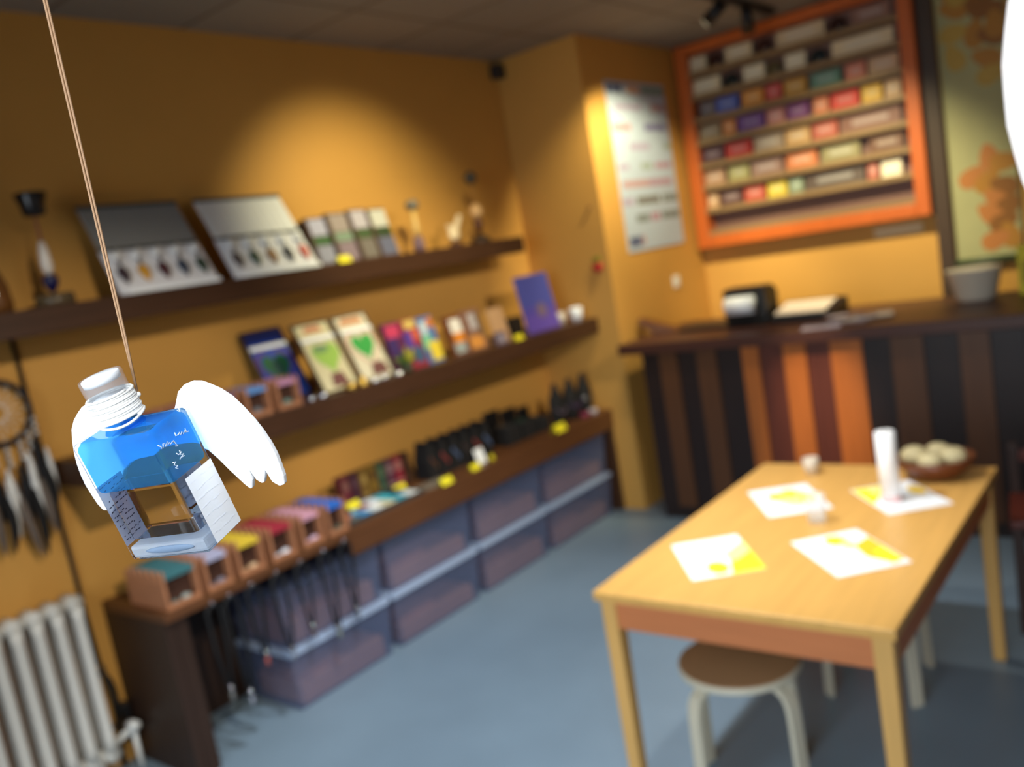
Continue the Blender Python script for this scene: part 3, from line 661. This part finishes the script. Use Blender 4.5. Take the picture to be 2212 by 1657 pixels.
# ------------------------------------------------------------------ counter
t = thing('counter', 'long dark counter with vertical planks of brown, black and orange wood', 'counter', (-2.77, 4.67, 0))
CW = 3.6
m = MB(); m.box(-.13, CW, -.05, .90, 1.065, 1.13); m.build('countertop', COUNTERTOP, t, bevel=.006)
m = MB(); m.box(.0, CW, .02, .05, .08, 1.064); m.box(0, .03, .05, .85, 0, 1.064)
edges = [0, .12, .245, .37, .50, .655, .76, .90, 1.03, 1.16, 1.33, 1.47, 1.63, 1.79, 1.93, 2.08, 2.23, 2.38, 2.53, 2.68, 2.83, 2.98, 3.13, 3.28, 3.43, 3.6]
pcs = [0, 2, 0, 2, 0, 1, 3, 1, 3, 1, 0, 2, 0, 2, 0, 0, 0, 2, 0, 0, 0, 2, 0, 0, 0]
for i in range(len(edges) - 1):
    m.m(pcs[i]); dpt = .0 if pcs[i] in (1, 2) else .008
    m.box(edges[i] + .002, edges[i + 1] - .002, dpt, .0195, .08, 1.06)
m.m(0); m.build('plank_front', [PLANKA, PLANKB, PLANKC, PLANKR], t)
B(.01, CW, .012, .045, 0, .079).build('plinth', PLANKA, t)
CT = 1.1305
t = thing('wooden_wedge', 'dark brown wooden wedge stand at the left end of the counter', 'stand', (-2.80, 5.02, CT), .3)
MB().prism([(-.05, 0), (.11, 0), (.10, .02), (-.13, .115), (-.15, .09)], 0, .10, 'y').build('wedge', mat('wedge wood', (112, 66, 26), .45, noise=.2), t, bevel=.004)
m = MB(); m.box(0, .585, 0, .30, 0, .022); tag(m.build('desk_mat', BLACK, loc=(-2.66, 4.98, CT), bevel=.008), 'flat black tray lying along the counter', 'tray')
t = thing('receipt_printer', 'black receipt printer with white paper roll on the counter', 'printer', (-2.352, 5.03, CT + .0225))
m = MB(); m.prism([(0, 0), (.22, 0), (.22, .17), (.15, .21), (0, .21)], 0, .27, 'x'); m.build('housing', BLACK, t, bevel=.015)
m = MB(); m.tube([(.04, -.035, .11), (.21, -.035, .11)], .055, 20); m.build('paper_roll', WHITE, t)
t = thing('cash_register', 'black low register with tilted white top on the counter', 'register', (-2.06, 5.00, CT))
m = MB(); m.prism([(0, 0), (.30, 0), (.30, .10), (0, .045)], 0, .38, 'x'); m.build('base', BLACK, t, bevel=.01)
m = MB(); m.prism([(.02, .0505), (.24, .0915), (.24, .0985), (.02, .0575)], .03, .33, 'x'); m.build('key_panel', paint(226, 206, 186), t)
cpal = [(206, 196, 204), (150, 140, 150), (214, 206, 190), (120, 96, 92)]
for k, (x, y, rz) in enumerate(((-1.66, 4.74, .2), (-1.52, 4.83, -.15), (-1.44, 4.92, .3), (-1.60, 4.93, .5))):
    m = MB(); m.box(-.10, .10, -.07, .07, 0, .006); m.m(1); m.box(-.08, .02, -.05, .05, .0061, .0068)
    tag(m.build('brochure', [paint(*cpal[k]), paint(*cpal[(k + 1) % 4])], loc=(x, y, CT + .0068 * k + .0002 * k), rotz=rz), ['pale lilac brochure, frontmost of the loose pile on the counter', 'grey brochure lying in the loose pile on the counter', 'cream brochure at the right of the loose pile', 'brown grey brochure at the back of the loose pile'][k], 'brochure', 'brochures on the counter')
t = thing('planter', 'white tapered planter standing on the counter under the scroll', 'planter', (-1.00, 5.30, CT))
m = MB(); m.lathe([(.085, 0), (.10, .02), (.135, .165), (.142, .175), (.132, .175), (.12, .15)], 28); m.build('pot', paint(214, 200, 178), t)
m = MB(); m.lathe([(.118, .14), (.118, .150)], 24); m.build('soil', paint(60, 44, 32), t)
m = MB(); m.box(0, .16, 0, .10, 0, .26); m.m(1); m.box(.02, .14, -.001, -.0002, .06, .18)
tag(m.build('carton', [paint(226, 206, 30), paint(180, 150, 20)], loc=(-.80, 5.35, CT), bevel=.004), 'bright yellow box on the counter at the right edge', 'box')

# ------------------------------------------------------------------ table
TX0, TX1, TY0, TY1, TT = -1.525, -.635, 2.075, 3.46, .742
t = thing('table', 'honey coloured wooden table with square legs in the middle of the room', 'table', (0, 0, 0))
B(TX0, TX1, TY0, TY1, .712, TT).build('tabletop', TABLEWOOD, t, bevel=.004)
a = MB(); i_ = .022
a.box(TX0 + i_ + .03, TX1 - i_ - .03, TY0 + i_, TY0 + i_ + .022, .618, .7115)
a.build('apron', APRONWOOD, t, bevel=.002)
a = MB(); a.box(TX0 + i_ + .03, TX1 - i_ - .03, TY1 - i_ - .022, TY1 - i_, .618, .7115); a.build('apron', APRONWOOD, t, bevel=.002)
a = MB(); a.box(TX0 + i_, TX0 + i_ + .022, TY0 + i_ + .046, TY1 - i_ - .046, .618, .7115); a.build('apron', APRONWOOD, t, bevel=.002)
a = MB(); a.box(TX1 - i_ - .022, TX1 - i_, TY0 + i_ + .046, TY1 - i_ - .046, .618, .7115); a.build('apron', APRONWOOD, t, bevel=.002)
for x in (TX0 + .040, TX1 - .040):
    for y in (TY0 + .040, TY1 - .040):
        m = MB(); q, r = .026, .021
        vs = [(x - r, y - r, 0), (x + r, y - r, 0), (x + r, y + r, 0), (x - r, y + r, 0), (x - q, y - q, .7115), (x + q, y - q, .7115), (x + q, y + q, .7115), (x - q, y + q, .7115)]
        m.add(vs, [(0, 3, 2, 1), (4, 5, 6, 7), (0, 1, 5, 4), (1, 2, 6, 5), (2, 3, 7, 6), (3, 0, 4, 7)])
        m.build('leg', LEGWOOD, t, bevel=.004)
# printed sheets
YL = [paint(244, 246, 248), paint(250, 236, 40), paint(240, 196, 40), paint(250, 244, 150)]
def sheet(cx, cy, rot, shapes, label, w=.225, h=.325):
    m = MB(); m.box(-h / 2, h / 2, -w / 2, w / 2, 0, .0015)
    for i, (mi, poly) in enumerate(shapes):
        m.m(mi); m.ngon([(h * (p - .5), w * (q - .5), .0017 + .0002 * i) for p, q in poly])
    tag(m.build('printed_sheet', YL, loc=(cx, cy, TT + .0005), rotz=rot), label, 'paper sheet', 'printed sheets on the table')
def rect(a, b, c, d): return [(a, b), (c, b), (c, d), (a, d)]
# local +x runs toward the right front (direction b->c), +y toward the far right
sheet(-1.272, 2.424, math.radians(-51), [(1, [(.30, 1), (1, 1), (1, .55), (.62, .66)]), (3, [(.2, 1), (.5, 1), (.7, .7), (.5, .6)]), (2, ellipse(.80, .42, .16, .15))], 'white sheet with bright yellow corner, nearest the stool side at the left')
sheet(-1.248, 2.998, math.radians(-54), [(3, ellipse(.45, .6, .3, .25)), (1, ellipse(.55, .82, .20, .14)), (2, ellipse(.35, .35, .14, .12)), (1, ellipse(.30, .6, .14, .12))], 'white sheet with pale yellow blotches at the far left of the table')
sheet(-.894, 2.548, math.radians(-46), [(1, ellipse(.20, .55, .14, .15)), (2, [(.25, .98), (.9, .98), (.95, .80), (.7, .62), (.4, .66)]), (3, ellipse(.35, .62, .12, .1)), (1, [(.55, .95), (.9, .95), (.85, .78), (.62, .76)])], 'white sheet with orange yellow band, at the near right of the table')
sheet(-.880, 3.082, math.radians(-50), [(1, [(.02, .02), (.62, .02), (.30, .35), (.05, .5)]), (2, ellipse(.38, .86, .17, .12)), (3, ellipse(.2, .3, .1, .1))], 'white sheet with yellow edge under the white candle', .22, .31)
t = thing('candle', 'tall white pillar candle standing on the far right sheet', 'candle', (-.893, 3.035, TT + .0035))
MB().lathe([(.033, .02), (.033, .245), (.026, .248), (.010, .243)], 24).build('wax', paint(248, 246, 244), t)
MB().lathe([(.033, 0), (.034, .02)], 24).build('base_ring', paint(238, 190, 186), t)
MB().cyl((0, 0, .242), (0, 0, .256), .0015).build('wick', CORD, t)
t = thing('bowl', 'dark brown wooden bowl at the far right of the table', 'bowl', (-.815, 3.335, TT))
MB().lathe([(.055, 0), (.09, .012), (.128, .05), (.136, .078), (.128, .078), (.10, .03), (.04, .016)], 32).build('bowl', mat('brown bowl wood', (104, 54, 28), .35, noise=.2), t)
for k, (dx, dy, dz, r) in enumerate(((-.066, -.005, .078, .052), (.062, .0, .076, .050), (.0, .062, .076, .046), (0, -.062, .074, .046))):
    m = MB(); m.ball((0, 0, 0), r, r * .9, r * .72)
    tag(m.build('pale_stone', mat('cream stone', (196, 180, 136), .6, noise=.15, nscale=12), loc=(-.815 + dx, 3.335 + dy, TT + dz)), ['cream stone at the left of the heap in the brown bowl', 'cream stone at the right of the heap in the brown bowl', 'cream stone at the back of the brown bowl', 'cream stone at the front of the brown bowl', 'cream stone topmost of the heap in the brown bowl'][k], 'stone', 'cream stones in the bowl')
m = MB(); m.lathe([(.030, 0), (.036, .095), (.033, .095), (.028, .012), (.01, .010)], 24)
tag(m.build('drinking_glass', mat('thin tumbler glass', (225, 230, 232), 0.1, alpha=.28), loc=(-1.07, 2.79, TT + .0005)), 'clear drinking glass in the middle of the table', 'glass')
m = MB(); m.lathe([(.026, 0), (.032, .062), (.028, .062), (.022, .012), (.008, .010)], 24)
tag(m.build('small_cup', mat('frosted cup', (236, 220, 196), .3, trans=.3), loc=(-1.275, 3.33, TT + .0005)), 'small frosted cup at the far edge of the table', 'cup')

# ------------------------------------------------------------------ stools and chair
def stool(loc, rotz, label):
    t = thing('stool', label, 'stool', loc, rotz, 'round stools at the table')
    m = MB(); m.lathe([(.180, .425), (.188, .430), (.188, .448)], 40); m.build('rim', BIRCH, t)
    MB().lathe([(.182, .4482), (.184, .4505), (.178, .453)], 40).build('seat', SEATWOOD, t)
    for k in range(4):
        a = PI / 4 + k * PI / 2; ca, sa = math.cos(a), math.sin(a)
        path = [(.055, .412), (.13, .412), (.165, .408), (.188, .392), (.200, .365), (.204, .33), (.212, .0)]
        vs = []; fs = []; hw = .022; th = .018
        pv = [Vector((p, 0, q)) for p, q in path]
        for i, p in enumerate(pv):
            tv = (pv[min(i + 1, len(pv) - 1)] - pv[max(i - 1, 0)]).normalized(); nn = Vector((tv.z, 0, -tv.x)) * (th / 2)
            for sgn, yy in ((1, -hw), (1, hw), (-1, hw), (-1, -hw)):
                q = p + nn * sgn; q.y = yy; vs.append(Matrix.Rotation(a, 4, 'Z') @ q)
        for v_ in vs: v_.z = max(0, v_.z)
        for i in range(len(pv) - 1):
            for e in range(4): fs.append((i * 4 + e, i * 4 + (e + 1) % 4, (i + 1) * 4 + (e + 1) % 4, (i + 1) * 4 + e))
        fs += [(0, 1, 2, 3), tuple(len(vs) - 4 + e for e in (3, 2, 1, 0))]
        m = MB(); m.add(vs, fs); m.build('leg', BIRCH, t, bevel=.003)
    return t
st = stool((-1.195, 2.33, 0), .42, 'round stool with brown seat and pale bent legs at the near end of the table')
dup(st, 'round stool with pale bent legs mostly hidden under the far end of the table', (-1.03, 3.12, 0), .1)
t = thing('chair', 'dark wooden chair with reddish rails standing behind the table at the right', 'chair', (-.47, 3.86, 0), .15)
DCH = mat('dark chair wood', (56, 34, 24), .45, noise=.2); RCH = mat('red brown rail', (92, 36, 22), .4)
for x in (-.18, .18):
    for y in (-.18, .18):
        MB().box(x - .018, x + .018, y - .018, y + .018, 0, .44 if y < 0 else .68).build('leg', DCH, t, bevel=.003)
B(-.205, .205, -.21, .16, .4405, .47).build('seat', RCH, t, bevel=.006)
for z in (.60,): B(-.161, .161, .17, .19, z, z + .05).build('back_rail', RCH, t, bevel=.004)
for z in (.18, .30): B(-.161, .161, -.19, -.17, z, z + .025).build('stretcher', RCH, t, bevel=.004)

# ------------------------------------------------------------------ ceiling spotlights
t = thing('track_light', 'dark ceiling track with two spotlight heads near the wall rack', 'ceiling light', (-2.12, 5.05, ZC))
MB().box(-.03, .03, -.45, .75, -.035, -.0005).build('track', BLACK, t, bevel=.004)
for y, d in ((-.1, (-.4, .0, -.25)), (.34, (-.10, .25, -.3))):
    d = Vector(d).normalized(); p = Vector((0, y, -.10))
    h = MB(); h.cyl((0, y, -.035), p, .008); h.tube([p - d * .06, p + d * .08], [.032, .042], 20); h = h.build('spot_head', BLACK, t)
    m = MB(); m.tube([p + d * .0802, p + d * .083], .034, 20); m.build('lamp_face', mat('lit lamp face', (255, 236, 190), .3, emit=3.0), h)

# ------------------------------------------------------------------ paper lantern
t = thing('paper_lantern', 'large white oval paper lantern hanging at the right edge', 'lantern', (-.033, 1.957, 1.935))
prof = [(.255 * math.sin(PI * i / 24), -.42 * math.cos(PI * i / 24)) for i in range(2, 23)]
prof = [(r * (1 + .006 * (i % 2)), z) for i, (r, z) in enumerate(prof)]
m = MB(); m.lathe(prof, 48, cap=False); m.build('shade', mat('lit white paper', (250, 252, 255), .8, emit=1.3), t)
m = MB(); m.tube([(0, 0, .41), (0, 0, ZC - 1.94 - .001)], .003, 8); m.build('cable', WHITEP, t)
m = MB(); m.lathe([(.068, .410), (.068, .417)], 24); m.build('top_ring', WHITEP, t)

# ------------------------------------------------------------------ the hanging bottle with wings
RB = Matrix(((0.9603, -0.279, 0.0063), (0.2716, 0.9291, -0.2512), (0.0642, 0.2429, 0.9679)))
bt = thing('angel_bottle', 'square glass bottle half filled with blue liquid, white wings, hanging on a string', 'bottle', (-.4799, .261, 1.6652))
bt.rotation_euler = RB.to_euler()
BW, BD, BH = .060, .0329, .0787
def rbox(m, u, v, n0, n1, M=None):
    m.box(-u, u, -v, v, n0, n1, M)
m = MB(); rbox(m, BW / 2, BD / 2, 0, BH); body = m.build('body', mat('bottle glass', (248, 251, 255), 0, trans=1, ior=1.16), bt)
b = body.modifiers.new('bevel', 'BEVEL'); b.width = .003; b.segments = 4
def dyed(name, tint, body, scatter):
    mm = bpy.data.materials.new(name); mm.use_nodes = True; nt = mm.node_tree
    for n_ in list(nt.nodes): nt.nodes.remove(n_)
    out = nt.nodes.new('ShaderNodeOutputMaterial'); mx = nt.nodes.new('ShaderNodeMixShader'); mx.inputs['Fac'].default_value = scatter
    tr = nt.nodes.new('ShaderNodeBsdfTransparent'); tr.inputs['Color'].default_value = rgb(*tint)
    m2 = nt.nodes.new('ShaderNodeMixShader'); m2.inputs['Fac'].default_value = .5
    tl = nt.nodes.new('ShaderNodeBsdfTranslucent'); tl.inputs['Color'].default_value = rgb(*body)
    df = nt.nodes.new('ShaderNodeBsdfDiffuse'); df.inputs['Color'].default_value = rgb(*body)
    nt.links.new(tl.outputs[0], m2.inputs[1]); nt.links.new(df.outputs[0], m2.inputs[2])
    nt.links.new(tr.outputs[0], mx.inputs[1]); nt.links.new(m2.outputs[0], mx.inputs[2]); nt.links.new(mx.outputs[0], out.inputs[0])
    return mm
BLUE = dyed('blue liquid', (152, 220, 255), (140, 220, 255), .17)
LZ = .0455
m = MB(); rbox(m, BW / 2 - .0012, BD / 2 - .0012, LZ + .0003, BH - .0022); m.build('blue_liquid', BLUE, bt, bevel=.003)
m = MB(); rbox(m, BW / 2 - .0055, BD / 2 - .0045, .0125, LZ); m.build('clear_liquid', mat('clear liquid', (252, 252, 252), 0, trans=1, ior=1.06), bt, bevel=.0015)
m = MB(); rbox(m, BW / 2 - .0015, BD / 2 - .0015, .0012, .0095); m.build('glass_base', dyed('whitened thick glass', (225, 236, 250), (250, 252, 255), .62), bt, bevel=.002)  # base glass coloured white to carry its bright refracted highlight
m = MB(); m.ball((.002, -BD / 2 + .0014, .0056), .019, .0010, .0024, 20); m.build('base_dimple', paint(132, 150, 172), bt)
CX = Matrix.Translation((-.0015, 0, 0))
m = MB(); m.lathe([(.0118, BH - .0004), (.0100, BH + .003), (.0092, BH + .0060)], 28, CX); m.build('neck', BLUE, bt)
m = MB(); m.lathe([(.0112, BH + .0062), (.0116, BH + .0070), (.0122, BH + .0310), (.0118, BH + .0324), (.0106, BH + .0324), (.0104, BH + .0066)], 40, CX, cap=False); m.build('cap', mat('clear cap', (236, 240, 248), 0.08, alpha=.13), bt)
m = MB(); m.lathe([(.0103, BH + .0282), (.0105, BH + .0318), (.0100, BH + .0323)], 40, CX); m.build('cap_liner', paint(250, 250, 250), bt)
m = MB(); m.lathe([(.0090, BH + .0064), (.0096, BH + .0195)], 32, CX); m.build('thread_liner', WHITE, bt)
m = MB(); N = 12; pts = []
for k in range(N * 28 + 1):
    a = 2 * PI * k / 28; z = BH + .0060 + .0150 * k / (N * 28)
    rr = .0126 + .0002 * math.sin(a * 1.37)
    pts.append((-.0015 + rr * math.cos(a), rr * math.sin(a), z))
m.tube(pts, .00085, 6)
m.tube([(-.0015 + .0134 * math.cos(a), .0134 * math.sin(a), BH + .0050 + .0014 * math.sin(a * 2)) for a in [k * 2 * PI / 30 for k in range(31)]], .0008, 6)
m.ball((.0075, .0098, BH + .0140), .0017)
m.build('thread_wrap', THREAD, bt)
wing = [(0, .0725), (.0045, .0745), (.0094, .0798), (.0153, .0868), (.0213, .0899), (.0277, .0908), (.033, .0898), (.0373, .0873), (.0434, .083), (.0487, .0774), (.0531, .0694), (.0568, .0608), (.0589, .054), (.0605, .0462), (.0611, .0389), (.0607, .0323), (.0599, .0247),
        (.0580, .0195), (.0541, .0189), (.0503, .0223), (.0493, .0302), (.0470, .0262), (.0445, .0224), (.0426, .0224), (.0400, .0252), (.0382, .033), (.0373, .0253), (.0345, .0200), (.0330, .0198), (.0304, .0234), (.0247, .0336), (.0207, .0418), (.0166, .0483), (.0095, .0525), (.004, .0540), (0, .0545)]
pv = BD / 2 + .0012
poly = [(.012 * (1 if a > 0 else 0) + a, n) for a, n in wing]
lft = [(-(.012 * (1 if a > 0 else 0) + a * 1.10), n * 1.0) for a, n in wing][::-1]
full = poly + [p for p in lft if p[0] < 0]
m = MB(); m.prism(full, pv, pv + .0035, 'y'); m.build('wings', WINGMAT, bt, bevel=.0012)
# printed labels on the narrow sides; the right film also paints in a white reflection
def marks(name, uu, v0, v1, n0, n1, base, ink, nl, sd):
    random.seed(sd); m = MB(); e = .0002
    m.add([(uu + e, v0, n0), (uu + e, v1, n0), (uu + e, v1, n1), (uu + e, v0, n1)], [(0, 1, 2, 3)])
    m.m(1)
    for i in range(nl):
        z0_ = n1 - (n1 - n0) * (i + .7) / (nl + .6); y = v0 + (v1 - v0) * .08
        while y < v1 - (v1 - v0) * .12:
            L = random.uniform(.0012, .0034); z = z0_ + random.uniform(-.0006, .0006)
            if random.random() < .75: m.add([(uu + 2 * e, y, z), (uu + 2 * e, min(y + L, v1 - .0005), z + .0002), (uu + 2 * e, min(y + L, v1 - .0005), z + .0008), (uu + 2 * e, y, z + .0007)], [(0, 1, 2, 3)])
            y += L + .0008
    m.build(name, [base, ink], bt)
LBL = mat('silvery label film', (206, 208, 224), .4, alpha=.85); INK = paint(60, 60, 84)
marks('side_label', -BW / 2, -BD / 2 + .002, BD / 2 - .002, .010, .050, LBL, INK, 12, 3)
marks('side_label', BW / 2, -.0085, BD / 2 - .0012, .0015, .0445, mat('white label glare film', (246, 248, 252), .4, alpha=.88), mat('pale ink', (232, 234, 242), .5), 7, 4)
STROKES = [[(-0.01467, 0.06958), (-0.01304, 0.06797), (-0.01338, 0.06703), (-0.01217, 0.06657), (-0.01103, 0.06867), (-0.0097, 0.06838), (-0.01039, 0.06648), (-0.00768, 0.06816), (-0.0086, 0.06638), (-0.00656, 0.06708), (-0.0068, 0.06583), (-0.00406, 0.06661), (-0.00384, 0.0651), (-0.00349, 0.06652), (-0.00316, 0.06471), (-0.00248, 0.06247), (-0.00385, 0.06325)], [(-0.00025, 0.06982), (-0.00061, 0.06793), (0.00171, 0.06759), (0.00288, 0.06834), (0.00264, 0.06661), (0.00476, 0.06779), (0.00464, 0.06622), (0.00688, 0.0671), (0.007, 0.06586), (0.00783, 0.06799), (0.00772, 0.06594), (0.00939, 0.0655)], [(-0.00571, 0.05965), (-0.0048, 0.0582), (-0.00204, 0.05848), (-0.00295, 0.05994), (-0.00343, 0.05741), (-0.00112, 0.05702), (-0.00528, 0.05567), (-0.00344, 0.05601), (-0.00136, 0.05574)], [(-0.01094, 0.05665), (-0.00881, 0.0561), (-0.01074, 0.05514), (-0.00872, 0.05348), (-0.01076, 0.05328), (-0.00941, 0.05202)], [(0.00852, 0.07926), (0.00995, 0.07759), (0.01018, 0.07979), (0.01258, 0.07903)]]
m = MB()
for s_ in STROKES: m.tube([(BW / 2 + .0004, min(BD / 2 - .0005, a), b_) for a, b_ in s_], .00028, 5)
m.build('handwriting', paint(236, 242, 250), bt)
neckp = Vector(bt.location) + RB @ Vector((.0075, .0098, BH + .0140))
sx, sy = neckp.x, neckp.y
bpy.context.view_layer.update()
iv = (Matrix.Translation(bt.location) @ RB.to_4x4()).inverted()
m = MB()
for d in (-1, 1):
    pts = [neckp + Vector((0, 0, .001))]
    for k in range(1, 41):
        u = k / 40; z = neckp.z + (ZC - .004 - neckp.z) * u
        sp = .0010 + .0016 * u; an = 9 * u
        bx = neckp.x * (1 - min(1, u * 8)) + sx * min(1, u * 8); by = neckp.y * (1 - min(1, u * 8)) + sy * min(1, u * 8)
        pts.append(Vector((bx + d * sp * math.cos(an), by + d * sp * math.sin(an) * .5, z)))
    m.tube([iv @ p for p in pts], .00065, 6)
m.build('hanging_string', STRING, bt)
t = thing('ceiling_hook', 'small ceiling hook holding the bottle string', 'hook', (sx, sy, ZC))
m = MB(); m.lathe([(.012, -.003), (.012, -.0005)], 16); m.tube([(0, 0, -.003), (0, 0, -.012)], .002, 8); m.build('screw', SILVER, t)

# ------------------------------------------------------------------ light
def light(kind, name, loc, target, power, col, **kw):
    l = bpy.data.lights.new(name, kind); l.energy = power; l.color = col
    for k, v in kw.items(): setattr(l, k, v)
    o = bpy.data.objects.new(name, l); COL.objects.link(o); o.location = loc
    o.rotation_euler = (Vector(target) - Vector(loc)).to_track_quat('-Z', 'Y').to_euler()
    return o
WARM = (1.0, .92, .58)
D = math.radians
light('AREA', 'window_daylight', ((WX0 + WX1) / 2, YF - .02, 1.8), (-1.6, 2.6, .2), 30, (.78, .90, 1.0), shape='RECTANGLE', size=2.3, size_y=2.0, spread=D(80))
light('SPOT', 'bottle_fill_spot', (.85, -.65, 2.95), (-.50, .28, 1.67), 210, (.90, .96, 1.0), spot_size=D(30), spot_blend=.8, shadow_soft_size=.05)  # unseen spot added to brighten the bottle and its wings
light('SPOT', 'floor_downlight', (-1.85, 2.2, 3.03), (-1.85, 2.2, 0), 270, (.86, .94, 1.0), spot_size=D(92), spot_blend=.7, shadow_soft_size=.06)
light('SPOT', 'aisle_downlight', (-1.95, 3.9, 3.03), (-1.95, 3.9, 0), 60, (1, .93, .80), spot_size=D(96), spot_blend=.7, shadow_soft_size=.06)
light('SPOT', 'wall_washer_near', (.6, .9, 2.95), (-3.6, 1.75, .80), 300, (1, .90, .72), spot_size=D(36), spot_blend=.7, shadow_soft_size=.05)
light('SPOT', 'wall_washer_far', (.9, 3.0, 2.95), (-3.6, 3.75, .82), 330, (1, .90, .72), spot_size=D(36), spot_blend=.7, shadow_soft_size=.05)
light('SPOT', 'shelf_spot', (-2.25, 3.0, 2.98), (-3.6, 3.35, 1.75), 135, WARM, spot_size=D(74), spot_blend=1.0, shadow_soft_size=.04)
light('SPOT', 'poster_spot', (-2.28, 4.62, 2.95), (-2.97, 5.30, 1.75), 150, WARM, spot_size=D(80), spot_blend=.7, shadow_soft_size=.035)
light('SPOT', 'rack_spot', (-1.6, 4.6, 2.98), (-1.85, 6.1, 1.2), 270, WARM, spot_size=D(70), spot_blend=.9, shadow_soft_size=.04)
light('SPOT', 'counter_spot', (-1.75, 3.3, 2.98), (-1.68, 4.67, .55), 470, (1, .80, .50), spot_size=D(17), spot_blend=1.0, shadow_soft_size=.04)
light('SPOT', 'table_spot', (-1.3, 1.7, 2.98), (-1.10, 2.75, .74), 120, (1, .93, .82), spot_size=D(46), spot_blend=.9, shadow_soft_size=.05)
wd = bpy.data.worlds.new('world'); sc.world = wd; wd.use_nodes = True
wd.node_tree.nodes['Background'].inputs['Color'].default_value = (.75, .85, 1, 1)
wd.node_tree.nodes['Background'].inputs['Strength'].default_value = 1.0

# ------------------------------------------------------------------ camera
cam = bpy.data.cameras.new('camera'); co = bpy.data.objects.new('camera', cam); COL.objects.link(co)
rt = Vector((0.77801555, 0.60562785, -0.16705304)); up = Vector((0.04027097, 0.21728145, 0.97527792)); fw = Vector((-0.62695299, 0.76550877, -0.14465912))
Mx = Matrix((rt, up, -fw)).transposed().to_4x4(); Mx.translation = (0, 0, 1.8)
co.matrix_world = Mx
cam.sensor_fit = 'HORIZONTAL'; cam.sensor_width = 36; cam.lens = 1887.2 / 2212 * 36; cam.clip_start = .02
cam.dof.use_dof = True; cam.dof.focus_distance = .505; cam.dof.aperture_fstop = 5.0
sc.camera = co
sc.view_settings.view_transform = 'Standard'; sc.view_settings.look = 'None'; sc.view_settings.gamma = 1; sc.view_settings.exposure = 0
sc.view_settings.use_curve_mapping = False
